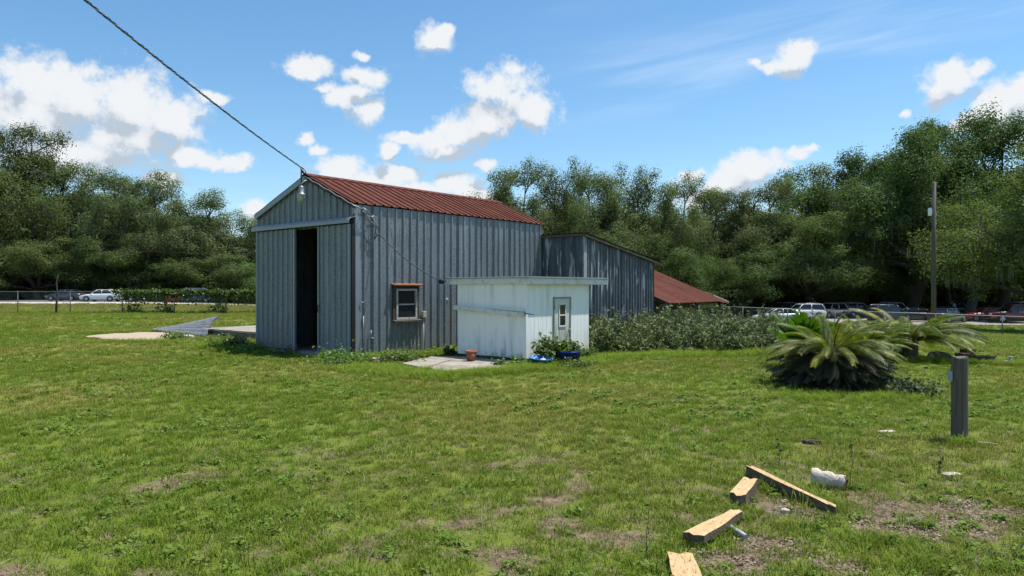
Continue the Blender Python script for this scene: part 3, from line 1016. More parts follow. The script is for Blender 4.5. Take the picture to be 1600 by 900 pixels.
for a, b in ((0, 1.21), (1.213, SW)):
    siding(O3, Y3, -X3, a, b, shed_z0, SH).build('siding_panel', M['white_siding'], shed)
siding(O3, X3, -Y3, 0, 1.0, shed_z0, SH).build('siding_panel', M['white_siding'], shed)
siding(O3, X3, -Y3, 1.0, 1.69, 1.44, SH, groove=0.1).build('siding_panel', M['white_siding'], shed)
siding(O3, X3, -Y3, 1.69, SL, shed_z0, SH).build('siding_panel', M['white_siding'], shed)
siding(Vector((SL, 0, 0)), Y3, X3, 0, SW, shed_z0, SH).build('siding_panel', M['white_siding'], shed)
siding(Vector((0, SW, 0)), X3, Y3, 0, SL, shed_z0, SH).build('siding_panel', M['white_siding'], shed)
MB().bx(-0.014, 0.04, -0.014, 0.04, shed_z0, SH).build('corner_post', M['white_siding'], shed)
MB().bx(0.12, SL - 0.1, 0.12, SW - 0.1, -0.25, 0.088).build('base_slab', M['concrete_dark'], shed)  # set back and coloured dark, so the shadow gap under the siding is partly painted
# roof slab with fascia boards and drip edge
RX0, RX1, RY0, RY1 = -0.06, SL + 0.62, -0.15, SW + 0.38
MB().bx(RX0 + 0.03, RX1 - 0.03, RY0 + 0.03, RY1 - 0.03, SH + 0.003, SH + 0.125).build('roof_deck', M['white_trim'], shed)
MB().bx(RX0, RX0 + 0.026, RY0, RY1, SH - 0.01, SH + 0.125).build('fascia_board', M['white_trim'], shed)
MB().bx(RX0 + 0.03, RX1, RY0, RY0 + 0.026, SH - 0.008, SH + 0.122).build('fascia_board', M['white_trim'], shed)
MB().bx(RX1 - 0.026, RX1, RY0 + 0.03, RY1, SH - 0.01, SH + 0.125).build('fascia_board', M['white_trim'], shed)
MB().bx(RX0 + 0.03, RX1 - 0.03, RY1 - 0.026, RY1, SH - 0.01, SH + 0.125).build('fascia_board', M['white_trim'], shed)
rf = MB().bx(RX0 - 0.03, RX1 + 0.03, RY0 - 0.03, RY1 + 0.03, SH + 0.127, SH + 0.143).build('roof_sheet', M['galv_trim'], shed)
for k in range(14):
    yy = RY0 + 0.05 + k * 0.19
    MB().bx(RX0 - 0.03, RX1 + 0.03, yy, yy + 0.03, SH + 0.145, SH + 0.163).build('roof_rib', M['galv_trim'], rf)
# door
dr = MB().bx(1.04, 1.655, -0.012, 0.03, 0.10, 1.405).build('door', M['door_paint'], shed)
mb = MB()
for (x0, x1, z0, z1) in ((1.0, 1.038, 0.092, 1.44), (1.657, 1.69, 0.092, 1.44), (1.039, 1.656, 1.408, 1.44)):
    mb.bx(x0, x1, -0.030, 0.03, z0, z1)
mb.build('door_frame', M['jamb'], shed)
mb = MB()
for (x0, x1, z0, z1) in ((1.205, 1.24, 0.74, 1.29), (1.46, 1.495, 0.74, 1.29), (1.241, 1.459, 1.255, 1.29), (1.241, 1.459, 0.74, 0.775), (1.241, 1.459, 1.0, 1.03)):
    mb.bx(x0, x1, -0.028, -0.0125, z0, z1)
mb.build('window_frame', M['white_trim'], dr)
MB().bx(1.241, 1.459, -0.019, -0.0135, 1.031, 1.254).build('pane', M['glass'], dr)
MB().bx(1.241, 1.459, -0.019, -0.0135, 0.776, 0.999).build('pane', M['glass'], dr)
MB().lathe([(0, -0.07), (0.022, -0.065), (0.026, -0.045), (0.012, -0.03), (0.012, -0.0125)], 10, (1.60, 0.0, 0.66), axis='Y').build('knob', M['galv_trim'], dr)
for zz in (0.25, 1.15):
    MB().bx(1.034, 1.048, -0.034, -0.0302, zz, zz + 0.09).build('hinge', M['galv_trim'], dr)
for yy in (0.5, 1.6):
    MB().bx(-0.045, -0.0095, yy - 0.012, yy + 0.012, 1.055 + 0.06 * yy - 0.05, 1.085 + 0.06 * yy - 0.04).build('bracket', M['wood_grey'], shed)


def rest(name, mb, mat, label, cat, O=None, loc=None, rz=ANG, group=None, bevel=0):
    o = mb.build(name, mat, None, bevel=bevel)
    o.location = (O[0], O[1], 0) if loc is None else loc
    o.rotation_euler = (0, 0, rz)
    return tag(o, label, cat, group)


def gutter(y0, z0, y1, z1, x, w, h):
    mb = MB()
    prof = [(-w / 2, h / 2), (-w / 2, -h / 2), (w / 2, -h / 2), (w / 2, h / 2), (w / 2 - 0.006, h / 2), (w / 2 - 0.006, -h / 2 + 0.006), (-w / 2 + 0.006, -h / 2 + 0.006), (-w / 2 + 0.006, h / 2)]
    n = len(prof)
    vs = [(x + a, y0, z0 + b) for a, b in prof] + [(x + a, y1, z1 + b) for a, b in prof]
    mb.add(vs, [(i, (i + 1) % n, n + (i + 1) % n, n + i) for i in range(n)] + [tuple(range(n)), tuple(reversed(range(n, 2 * n)))])
    return mb


rest('gutter_length', gutter(-0.02, 1.065, 2.13, 1.19, -0.062, 0.075, 0.095), M['white_trim'], 'long white gutter length slung across the pump house wall', 'gutter', SHED_S)
rest('gutter_length', gutter(0.02, 1.148, 0.98, 1.205, -0.052, 0.045, 0.03), M['white_plastic'], 'short white strip lying on top of the long gutter', 'gutter', SHED_S)
rest('blue_stick', MB().tube([(-0.055, -0.26, 1.075), (-0.055, 0.05, 1.10), (-0.055, 0.6, 1.13)], 0.012, 6), M['blue_tub'], 'thin blue stick poking out of the white gutter', 'stick', SHED_S)

# ------------------------------------------------------------------ slabs, pads and scrap round the buildings
def slab(name, poly, top, bottom, mat, label, cat, z=None):
    mb = MB()
    n = len(poly)
    tops = [Vector((p[0], p[1], top)) for p in poly]
    bots = [Vector((p[0], p[1], bottom)) for p in poly]
    mb.add(tops + bots, [tuple(range(n))] + [(i, n + i, n + (i + 1) % n, (i + 1) % n) for i in range(n)])
    o = mb.build(name, mat, None)
    return tag(o, label, cat)


def gpoly(pts):
    return [gnd(u, v) for u, v in pts]


def ragged(poly, k=4, amp=0.05, seed=1):
    rnd = random.Random(seed)
    out_p = []
    n = len(poly)
    for i in range(n):
        a, b = Vector(poly[i][:2]), Vector(poly[(i + 1) % n][:2])
        for j in range(k):
            p = a.lerp(b, j / k)
            if j:
                p += Vector((rnd.uniform(-amp, amp), rnd.uniform(-amp, amp)))
            out_p.append(p)
    return list(reversed(out_p)) if sum((out_p[i].x * out_p[(i + 1) % len(out_p)].y - out_p[(i + 1) % len(out_p)].x * out_p[i].y) for i in range(len(out_p))) < 0 else out_p


SLAB1 = ragged(gpoly([(628, 572), (664, 579), (720, 561.5), (676, 561)]), 4, 0.03, 1)
SLAB2 = ragged(gpoly([(667, 579), (697, 585.5), (786, 578), (818, 568), (722, 561.5)]), 4, 0.03, 2)
slab('concrete_slab', SLAB1, 0.055, -0.1, M['concrete'], 'cracked concrete slab at the foot of the barn wall', 'slab')
slab('concrete_slab', SLAB2, 0.050, -0.1, M['concrete'], 'wide concrete slab under the terracotta pot beside the pump house', 'slab')
PAD = ragged(gpoly([(133, 527), (190, 533.5), (262, 532), (282, 524), (240, 519.5), (170, 521)]), 5, 0.25, 3)
slab('concrete_pad', PAD, 0.03, -0.2, M['concrete_pink'], 'flat sandy pinkish concrete pad in the lawn near the corrugated sheet', 'pad')
plat = thing('concrete_platform', 'raised concrete loading platform against the far side of the barn', 'platform', (BARN_C[0], BARN_C[1], 0), ANG)
MB().bx(1.5, 5.2, BW + 0.06, 10.4, -0.3, 0.185).build('side_wall', M['concrete_dark'], plat, bevel=0.02)
MB().bx(1.46, 5.24, BW + 0.05, 10.45, 0.187, 0.26).build('top_slab', M['concrete'], plat, bevel=0.02)
# corrugated sheet propped on the platform edge
A_, B_, C_, D_ = gnd(238, 518), gnd(322, 528), px(343, 500, 27.6), px(285, 511, 29.6)
mb = MB()
nu, nv = 110, 8
vs, fs = [], []
for j in range(nv + 1):
    for i in range(nu + 1):
        a, b = i / nu, j / nv
        p = (A_ * (1 - b) + B_ * b) * (1 - a) + (D_ * (1 - b) + C_ * b) * a
        p = p + Z3 * (0.06 + 0.06 * math.sin(i / nu * 2 * math.pi * 8) + 0.18 * math.sin(a * math.pi * 0.9) * b)
        vs.append(p)
for j in range(nv):
    for i in range(nu):
        q = j * (nu + 1) + i
        fs.append((q, q + 1, q + nu + 2, q + nu + 1))
mb.add(vs, fs, True)
tag(mb.build('corrugated_sheet', M['sheet_grey']), 'loose corrugated steel sheet propped on the concrete platform', 'metal sheet')


def rock(name, p, s, mat, label, cat, seed=0, rz=0.0, group=None):
    rnd = random.Random(seed)
    mb = MB()
    prof = []
    vs, fs = [], []
    nr, ns = 6, 9
    for i in range(nr + 1):
        th = math.pi * i / nr
        for k in range(ns):
            ph = 2 * math.pi * k / ns
            r = 1 + (rnd.uniform(-0.16, 0.16) if 0 < i < nr else 0)
            sq = 0.75
            x = math.copysign(abs(math.sin(th) * math.cos(ph)) ** sq, math.cos(ph)) * r
            y = math.copysign(abs(math.sin(th) * math.sin(ph)) ** sq, math.sin(ph)) * r
            z = math.copysign(abs(math.cos(th)) ** sq, math.cos(th))
            vs.append((x * s[0] / 2, y * s[1] / 2, z * s[2] / 2))
    for i in range(nr):
        for k in range(ns):
            fs.append((i * ns + k, (i + 1) * ns + k, (i + 1) * ns + (k + 1) % ns, i * ns + (k + 1) % ns))
    mb.add(vs, fs, False)
    o = mb.build(name, mat)
    o.location = (p[0], p[1], T(p[0], p[1]) + s[2] * 0.32)
    o.rotation_euler = (0, 0, rz)
    return tag(o, label, cat, group)


rock('white_board_scrap', gnd(298, 534), (0.38, 0.16, 0.05), M['white_plastic'], 'white scrap lying in the weeds near the corrugated sheet', 'debris', 3, 0.4)
rock('rubble_piece', gnd(290, 529), (0.55, 0.4, 0.16), M['stone'], 'pale broken rubble between the sandy pad and the platform', 'rubble', 4, 0.2)
rock('rubble_piece', gnd(587, 566), (0.2, 0.16, 0.14), M['stone'], 'pale lump of concrete at the foot of the barn corner', 'rubble', 5, 0.2)
rock('white_bag_scrap', gnd(944, 553), (0.42, 0.2, 0.09), M['white_plastic'], 'crumpled white plastic scrap at the edge of the weeds', 'debris', 6, -0.5)
rock('dry_scrap', gnd(930, 549), (0.40, 0.12, 0.10), M['log_white'], 'pale dry branch scrap beside the weed thicket', 'debris', 7, 0.6)

# pot, basin, tub
p = gnd(736, 568)
pot = thing('plant_pot', 'empty terracotta coloured pot on the concrete slab', 'pot', (p.x, p.y, 0.05))
MB().lathe([(0.0, 0.0), (0.085, 0.0), (0.115, 0.19), (0.105, 0.19), (0.08, 0.03), (0, 0.03)], 24).build('body', M['terracotta'], pot)
MB().lathe([(0.112, 0.175), (0.128, 0.175), (0.132, 0.228), (0.118, 0.228), (0.106, 0.18)], 24).build('rim', M['terracotta'], pot)
p = gnd(845, 573)
bas = thing('blue_basin', 'faded light blue plastic basin tipped in the grass by the pump house', 'basin', (p.x, p.y, p.z + 0.045))
o = MB().lathe([(0, 0.0), (0.13, 0.0), (0.25, 0.14), (0.262, 0.14), (0.262, 0.152), (0.24, 0.152), (0.12, 0.015), (0, 0.015)], 28).build('bowl', M['blue_basin'], bas)
o.rotation_euler = (0.10, 0.06, 0)
rock('white_lump', (p.x + 0.05, p.y + 0.02), (0.13, 0.1, 0.10), M['white_plastic'], 'small white lump lying in the light blue basin', 'debris', 8)
bpy.data.objects['white_lump'].location.z = p.z + 0.125
p = gnd(890, 571)
tub = thing('blue_tub', 'dark blue plastic tub holding a leafy plant by the narrow door', 'tub', (p.x, p.y + 0.1, p.z))
MB().lathe([(0, 0.0), (0.20, 0.0), (0.245, 0.27), (0.262, 0.27), (0.262, 0.30), (0.23, 0.30), (0.19, 0.05), (0, 0.05)], 28).build('body', M['blue_tub'], tub)
MB().lathe([(0, 0.24), (0.228, 0.24)], 24).build('soil', M['wood_dark'], tub)
TUB = Vector((p.x, p.y + 0.1, p.z))

# ------------------------------------------------------------------ security light and cables on the barn
peak = wpt(BARN_C, -0.10, HALF, RIDGE)
lamp = thing('security_light', 'clear glass security lamp hanging under the barn gable peak', 'lamp', wpt(BARN_C, 0, HALF - 0.16, 0), ANG)
MB().tube([(-0.10, 0, 4.36), (-0.20, 0, 4.36), (-0.30, 0, 4.28), (-0.32, 0, 4.20)], 0.016, 8).build('arm', M['galv_trim'], lamp)
MB().lathe([(0, 4.22), (0.05, 4.21), (0.062, 4.17), (0.062, 4.04), (0.09, 4.02), (0.11, 3.99), (0.11, 3.975), (0, 3.975)], 18, (-0.32, 0, 0)).build('housing', M['galv_trim'], lamp)
MB().lathe([(0.105, 3.973), (0.10, 3.90), (0.075, 3.83), (0.03, 3.79), (0, 3.785)], 18, (-0.32, 0, 0)).build('lens', M['white_plastic'], lamp)
bpy.data.objects['lens'].data.materials[0] = material('ribbed_lens', (0.42, 0.42, 0.36), 0.15, 0, [((0.2, 0.2, 0.17), (30, 30, 30), 0.45, 0.6, 0.7)])


def helix(a, b, sag, r, pitch, ph, n):
    pts = []
    L = (b - a).length
    d = (b - a).normalized()
    s = d.cross(Z3).normalized()
    w = s.cross(d)
    for i in range(n + 1):
        q = i / n
        c = a.lerp(b, q) - Z3 * sag * 4 * q * (1 - q)
        t_ = 2 * math.pi * q * L / pitch + ph
        pts.append(c + s * r * math.cos(t_) + w * r * math.sin(t_))
    return pts


cab0 = peak + Vector((0.0, -0.12, 0.14))
cab1 = Vector((-5.55, -3.0, 6.9))
cbl = thing('service_cable', 'twisted overhead service cable running down to the barn gable', 'cable', cab0)
for k, mt in enumerate((M['cable'], M['cable'], M['bare_wire'])):
    pts = [q - cab0 for q in helix(cab0, cab1, 0.34, 0.012, 0.42, k * 2.094, 420)]
    MB().tube(pts, 0.0085 if k < 2 else 0.006, 5).build('conductor', mt, cbl)
MB().tube([Vector((0, 0, 0)), Vector((0.01, 0.10, -0.03)), Vector((0.03, 0.16, -0.14))], 0.013, 6).build('clamp', M['bare_wire'], cbl)
bush = thing('cable_insulator', 'dark hanging insulator where the cable meets the gable', 'insulator', wpt(BARN_C, -0.25, HALF - 0.06, 0), ANG)
MB().tube([(0.15, 0.02, 4.50), (0.03, 0, 4.60), (-0.02, 0, 4.67)], [0.02, 0.03, 0.015], 8).build('body', M['black'], bush)
MB().tube([(0.0, 0, 4.62), (0.0, 0.01, 4.45), (0.02, 0.02, 4.30)], 0.018, 8).build('drop', M['wood_dark'], bush)
# cable along the rake to the corner, loose loops, then a span to the pump house
cz = thing('rake_cable', 'grey cable stapled along the barn rake to a tangle of loops', 'cable', (BARN_C[0], BARN_C[1], 0), ANG)
pts = []
for i in range(16):
    y = HALF * (1 - i / 15)
    pts.append((-0.125, y, gable(y) - 0.02 + 0.012 * math.sin(i * 1.7)))
pts += [(-0.11, -0.06, EAVE - 0.06), (-0.02, -0.12, EAVE - 0.10), (0.10, -0.14, EAVE - 0.14)]
MB().tube(pts, 0.013, 6).build('conductor', M['bare_wire'], cz)
rnd = random.Random(5)
for k in range(5):
    pts = []
    for i in range(9):
        q = i / 8
        pts.append((0.10 + 0.50 * q + rnd.uniform(-0.03, 0.03), -0.10 - 0.05 * math.sin(q * 6 + k), EAVE - 0.14 - (0.20 + 0.09 * k) * q ** 0.9 + 0.05 * math.sin(q * 9 + k * 2)))
    MB().tube(pts, 0.008, 5).build('loop', M['bare_wire'] if k < 3 else M['cable'], cz)
pts = [(0.35 + 0.17 * math.sin(a * 0.7), -0.08, 2.93 + 0.17 * math.cos(a * 0.7)) for a in range(2, 9)]
MB().tube([(0.50, -0.10, 3.25)] + [(0.56, -0.09, 3.12)] + pts, 0.010, 5).build('loop', M['cable'], cz)
ins = wpt(SHED_S, RX0 - 0.12, RY1 - 0.02, SH + 0.06)
lx, ly = local(ins.x, ins.y, BARN_C)
a = Vector((0.62, -0.10, 2.98))
b = Vector((lx, ly, SH + 0.07))
pts = [Vector((0.50, -0.09, 2.85)), Vector((0.56, -0.12, 2.95))] + [a.lerp(b, i / 24) - Z3 * 0.12 * 4 * (i / 24) * (1 - i / 24) for i in range(25)]
MB().tube(pts, 0.014, 6).build('span', M['cable'], cz)
o = thing('spool_insulator', 'round black insulator at the pump house roof corner', 'insulator', (ins.x, ins.y, SH + 0.065), ANG)
MB().lathe([(0, -0.06), (0.05, -0.055), (0.065, -0.03), (0.04, 0), (0.065, 0.03), (0.05, 0.055), (0, 0.06)], 14, axis='Y').build('spool', M['black'], o)
MB().tube([(0.0, 0, 0), (0.07, 0, 0.0), (0.125, -0.03, -0.005)], 0.012, 6).build('stem', M['black'], o)

# ------------------------------------------------------------------ fences
def chain_fence(label, pts, height, post_step, mat_post, name='chain_link_fence', dia=0.09):
    """posts on the given ground line, a top rail and woven wire"""
    p0 = Vector((pts[0][0], pts[0][1], T(*pts[0])))
    f = thing(name, label, 'fence', p0)
    dense = []
    for a, b in zip(pts[:-1], pts[1:]):
        L = math.hypot(b[0] - a[0], b[1] - a[1])
        n = max(1, round(L / post_step))
        for i in range(n):
            dense.append((a[0] + (b[0] - a[0]) * i / n, a[1] + (b[1] - a[1]) * i / n))
    dense.append(pts[-1])
    pm = MB().tube([(0, 0, -0.3), (0, 0, height + 0.03)], 0.032, 7).mesh('post', mat_post)
    tops = []
    for (x, y) in dense:
        z = T(x, y)
        link('post', pm, f, Vector((x, y, z)) - p0)
        tops.append(Vector((x, y, z + height)) - p0)
    MB().tube(tops, 0.019, 6).build('top_rail', M['fence_steel'], f)
    vs, fs = [], []
    for a, b in zip(tops[:-1], tops[1:]):
        d = b - a
        n = int(d.length / dia)
        dd = d.normalized()
        side = Vector((-dd.y, dd.x, 0)) * 0.003
        for i in range(n):
            for sg in (-1, 1):
                q0 = a + d * (i / n)
                q1 = q0 + dd * (height * sg * 0.9) - Z3 * (height - 0.03)
                s0, s1 = (q1 - a).dot(dd), d.length
                if s0 < 0 or s0 > s1:   # keep the wire inside its bay
                    lim = 0 if s0 < 0 else s1
                    k = ((lim - (q0 - a).dot(dd)) / (s0 - (q0 - a).dot(dd)))
                    q1 = q0.lerp(q1, k)
                w = Vector((0, 0, 0.003)) + dd * 0.002
                b0 = len(vs)
                vs += [q0 - w + side * sg, q0 + w + side * sg, q1 + w + side * sg, q1 - w + side * sg]
                fs.append((b0, b0 + 1, b0 + 2, b0 + 3))
    o = link('wire_mesh', np_mesh('wire_mesh', np.array([tuple(v) for v in vs]), fs, M['fence_steel']), f)
    tag(o, kind='stuff')
    return f


FY = 46.0
chain_fence('chain link fence half covered in vines along the sandy road', [(-62, FY - 0.9), (-12, FY + 0.6), (-8, FY + 0.7)], 1.42, 3.25, M['fence_post'])
RF = [(12.5, 47.5), (18.0, 46.4), (26.0, 43.6), (36.5, 41.0), (46, 39)]
chain_fence('plain chain link fence beside the utility pole and car park', RF, 1.22, 3.1, M['fence_post'])
# crooked timber post standing in the left fence
p = gnd(95, 489.5)
cp = thing('crooked_timber_post', 'crooked slim tree trunk standing in the roadside fence', 'post', (p.x, 45.85, T(p.x, 45.85)))
MB().tube([(0, 0, -0.2), (0.06, 0, 0.7), (0.10, 0, 1.4), (0.02, 0.02, 2.0), (0.16, 0, 2.5)], [0.075, 0.065, 0.055, 0.04, 0.02], 8).build('trunk', M['bark'], cp)

# ------------------------------------------------------------------ utility pole
p = gnd(1459, 518)
pl = thing('utility_pole', 'tall weathered wooden utility pole standing at the chain link fence', 'utility pole', (p.x, p.y, p.z))
k = p.y / F
PH = (450 - 284) * k + CAMZ - p.z
MB().tube([(0, 0, -0.4), (0.0, 0, PH * 0.5), (0.04, 0, PH)], [0.19, 0.16, 0.125], 12).build('shaft', M['pole'], pl)
bz = (450 - 331) * k + CAMZ - p.z
MB().lathe([(0, -0.30), (0.13, -0.30), (0.14, -0.26), (0.14, 0.24), (0.11, 0.29), (0, 0.30)], 16, (-0.30, -0.02, bz)).build('transformer', M['white_plastic'], pl)
MB().bx(-0.20, -0.10, -0.05, 0.03, bz - 0.15, bz + 0.15).build('bracket', M['galv_trim'], pl)
for zz in (-0.15, -0.9):
    MB().lathe([(0, -0.05), (0.05, -0.04), (0.03, 0), (0.05, 0.04), (0, 0.05)], 10, (0.17, 0, bz + zz)).build('insulator', M['white_plastic'], pl)


def span(name, label, a, b, sag, r, mat, group=None):
    a, b = Vector(a), Vector(b)
    o = MB().tube([a.lerp(b, i / 30) - Z3 * sag * 4 * (i / 30) * (1 - i / 30) - a for i in range(31)], r, 5).build(name, mat)
    o.location = a
    return tag(o, label, 'wire', group)


for i, (zz, v2) in enumerate(((-0.15, 338), (-0.9, 358))):
    a = Vector((p.x + 0.2, p.y, p.z + bz + zz))
    span('power_line', 'thin power line running from the utility pole past the big oaks', a, px(1790, v2, 43.5), 0.25, 0.009, M['cable'], 'lines on the utility pole')
for i, (v1, v2) in enumerate(((318, 337), (330, 345), (360, 371), (378, 388), (384, 398))):
    span('roadside_line', 'thin overhead line crossing in front of the roadside trees', px(-260, v1 - 14, 60), px(640, v2 + 6, 66), 0.25, 0.011, M['cable'], 'overhead lines along the sandy road')

# ------------------------------------------------------------------ cars
PAINT = {}


def paint(name, c, metal=0.0):
    if name not in PAINT:
        m = material('car_paint_' + name, c, 0.28, metal, spec=0.5)
        m.node_tree.nodes['Principled BSDF'].inputs['Coat Weight'].default_value = 0.6
        PAINT[name] = m
    return PAINT[name]


def loft(mb, secs, smooth=True, caps=True):
    n = len(secs[0])
    vs = [p for s in secs for p in s]
    fs = []
    for i in range(len(secs) - 1):
        for k in range(n):
            k2 = (k + 1) % n
            fs.append((i * n + k, i * n + k2, (i + 1) * n + k2, (i + 1) * n + k))
    mb.add(vs, fs, smooth)
    if caps:
        b = len(mb.v) - len(vs)
        mb.f += [tuple(b + k for k in reversed(range(n))), tuple(b + (len(secs) - 1) * n + k for k in range(n))]
        mb.s += [False, False]


CARS = {
    # stations: x, top z, bottom z, half width ; cabin: belt x front/rear, roof x front/rear, belt z, roof z
    'sedan': dict(st=[(2.36, 0.62, 0.30, 0.66), (2.22, 0.72, 0.22, 0.84), (1.5, 0.88, 0.20, 0.90), (0.85, 0.95, 0.20, 0.91), (-1.3, 0.99, 0.20, 0.91), (-1.9, 0.99, 0.22, 0.89), (-2.25, 0.93, 0.25, 0.84), (-2.36, 0.72, 0.32, 0.70)],
                  cab=(0.98, -1.75, 0.25, -1.05, 0.94, 1.44, 0.82, 0.60), wb=(1.42, -1.36), wr=0.33),
    'suv': dict(st=[(2.36, 0.75, 0.36, 0.70), (2.24, 0.90, 0.28, 0.86), (1.6, 1.05, 0.26, 0.93), (0.95, 1.10, 0.26, 0.94), (-1.6, 1.12, 0.26, 0.94), (-2.15, 1.10, 0.28, 0.92), (-2.36, 1.00, 0.36, 0.84)],
                cab=(1.02, -2.28, 0.35, -1.92, 1.08, 1.72, 0.86, 0.68), wb=(1.45, -1.40), wr=0.38),
    'pickup': dict(st=[(2.85, 0.85, 0.42, 0.75), (2.72, 1.02, 0.36, 0.92), (1.9, 1.14, 0.34, 0.97), (1.2, 1.17, 0.34, 0.97), (-0.5, 1.17, 0.34, 0.97), (-2.6, 1.15, 0.36, 0.97), (-2.85, 1.10, 0.42, 0.92)],
                   cab=(1.25, -0.95, 0.60, -0.62, 1.15, 1.85, 0.88, 0.74), wb=(1.85, -1.75), wr=0.41),
}
CAR_PROTO = {}


def make_car(kind, pname, pcol, metal=0.0):
    D = CARS[kind]
    root = bpy.data.objects.new('car', None)
    secs = []
    for (x, zt, zb, w) in D['st']:
        h = zt - zb
        secs.append([Vector((x, yy * w, zb + zz * h)) for yy, zz in ((-0.86, 0), (-0.97, 0.16), (-1, 0.5), (-0.975, 0.80), (-0.90, 0.96), (-0.6, 1.0), (0.6, 1.0), (0.90, 0.96), (0.975, 0.80), (1, 0.5), (0.97, 0.16), (0.86, 0))])
    mb = MB()
    loft(mb, secs)
    body = mb.build('body', paint(pname, pcol, metal), root)
    xf, xr, rf_, rr, zb, zr, wb_, wr_ = D['cab']
    # cabin glass
    def ring(x0, x1, w, z, n=5):
        fr = [Vector((x0 + 0.10 * (1 - (k / (n - 1) * 2 - 1) ** 2), w * (k / (n - 1) * 2 - 1), z)) for k in range(n)]
        bk = [Vector((x1 - 0.06 * (1 - (k / (n - 1) * 2 - 1) ** 2), -w * (k / (n - 1) * 2 - 1), z)) for k in range(n)]
        return fr + bk
    mb = MB()
    mid = 0.55
    loft(mb, [ring(xf, xr, wb_, zb - 0.02), ring(xf + (rf_ - xf) * mid, xr + (rr - xr) * mid, wb_ + (wr_ - wb_) * mid * 0.8, zb + (zr - zb) * mid), ring(rf_, rr, wr_, zr - 0.05)], smooth=False)
    mb.build('windows', M['car_glass'], root)
    mb = MB()
    loft(mb, [ring(rf_ + 0.05, rr - 0.05, wr_ + 0.02, zr - 0.065), ring(rf_ + 0.02, rr - 0.02, wr_ + 0.01, zr - 0.02), ring(rf_ - 0.12, rr + 0.12, wr_ - 0.12, zr)], smooth=False)
    mb.build('roof', paint(pname, pcol, metal), root)
    for s in (-1, 1):
        for (xa, xb) in ((xf, rf_), ((xf + xr) / 2 + 0.1, (rf_ + rr) / 2 + 0.1), (xr + 0.04, rr + 0.02)):
            m2 = Vector((xa + (xb - xa) * mid, s * (wb_ + (wr_ - wb_) * mid * 0.8 + 0.005), zb + (zr - zb) * mid))
            MB().tube([(xa, s * (wb_ + 0.005), zb - 0.03), m2, (xb, s * (wr_ + 0.01), zr - 0.05)], 0.04, 6).build('pillar', paint(pname, pcol, metal), root)
        MB().box((xf - 0.25, s * (wb_ + 0.14), zb + 0.04), (0.12, 0.18, 0.13)).build('mirror', paint(pname, pcol, metal), root)
        x, zt, zb2, w = D['st'][1]
        MB().box((x + 0.02, s * w * 0.70, zt - 0.13), (0.22, 0.36, 0.13)).build('headlight', M['lamp_clear'], root)
        x, zt, zb2, w = D['st'][-2]
        MB().box((D['st'][-1][0] + 0.06, s * w * 0.76, zt - 0.18), (0.22, 0.26, 0.18)).build('taillight', M['lamp_red'], root)
        for wx in D['wb']:
            r = D['wr']
            wy = s * (D['st'][3][3] - 0.10)
            wh = MB().lathe([(0.0, -0.10), (r * 0.62, -0.10), (r * 0.9, -0.115), (r, -0.07), (r, 0.07), (r * 0.9, 0.115), (r * 0.62, 0.10), (0, 0.10)], 22, (wx, wy + s * 0.02, r), axis='Y').build('wheel', M['tyre'], root)
            MB().lathe([(0.0, s * 0.135), (r * 0.30, s * 0.13), (r * 0.58, s * 0.122), (r * 0.62, s * 0.105)], 16, (wx, wy + s * 0.02, r), axis='Y').build('rim', M['rim'], wh)
            MB().lathe([(r * 1.0, s * 0.117), (r * 1.16, s * 0.115)], 22, (wx, wy, r + 0.02), axis='Y').build('wheel_arch', M['black'], root)
    x = D['st'][0][0]
    MB().bx(x - 0.10, x + 0.012, -0.45, 0.45, D['st'][0][2] + 0.08, D['st'][0][1] - 0.04).build('grille', M['black'], root)
    MB().bx(-2.0, 2.0, -0.80, 0.80, 0.16, 0.34).build('underbody', M['black'], root)
    if kind == 'suv':
        for s in (-1, 1):
            MB().tube([(rf_ - 0.2, s * (wr_ - 0.04), zr), (rf_ - 0.3, s * (wr_ - 0.04), zr + 0.05), (rr + 0.3, s * (wr_ - 0.04), zr + 0.05), (rr + 0.2, s * (wr_ - 0.04), zr)], 0.018, 5).build('roof_rail', M['rim'], root)
    if kind == 'pickup':
        MB().bx(-2.70, -1.0, -0.80, 0.80, 1.12, 1.19).build('bed', M['black'], root)
    COL.objects.link(root)
    return root


WHITE, SILVER, BLACK, GREY, BLUE, RED, DRED = ('white', (0.72, 0.73, 0.73), 0), ('silver', (0.42, 0.44, 0.47), 0.6), ('black', (0.012, 0.012, 0.014), 0), ('grey', (0.07, 0.075, 0.08), 0.4), ('blue', (0.05, 0.10, 0.22), 0.2), ('red', (0.32, 0.02, 0.02), 0), ('darkred', (0.10, 0.01, 0.012), 0)
GL, GR = 'cars parked along the sandy road', 'cars in the car park under the oaks'


def park(kind, P, u, D, heading, label, group):
    x = (u - 800) / F * D
    o = make_car(kind, *P)
    o.location = (x, D, T(x, D) + 0.03)
    o.rotation_euler = (0, 0, math.radians(heading))
    tag(o, label, 'car' if kind != 'pickup' else 'pickup', group)


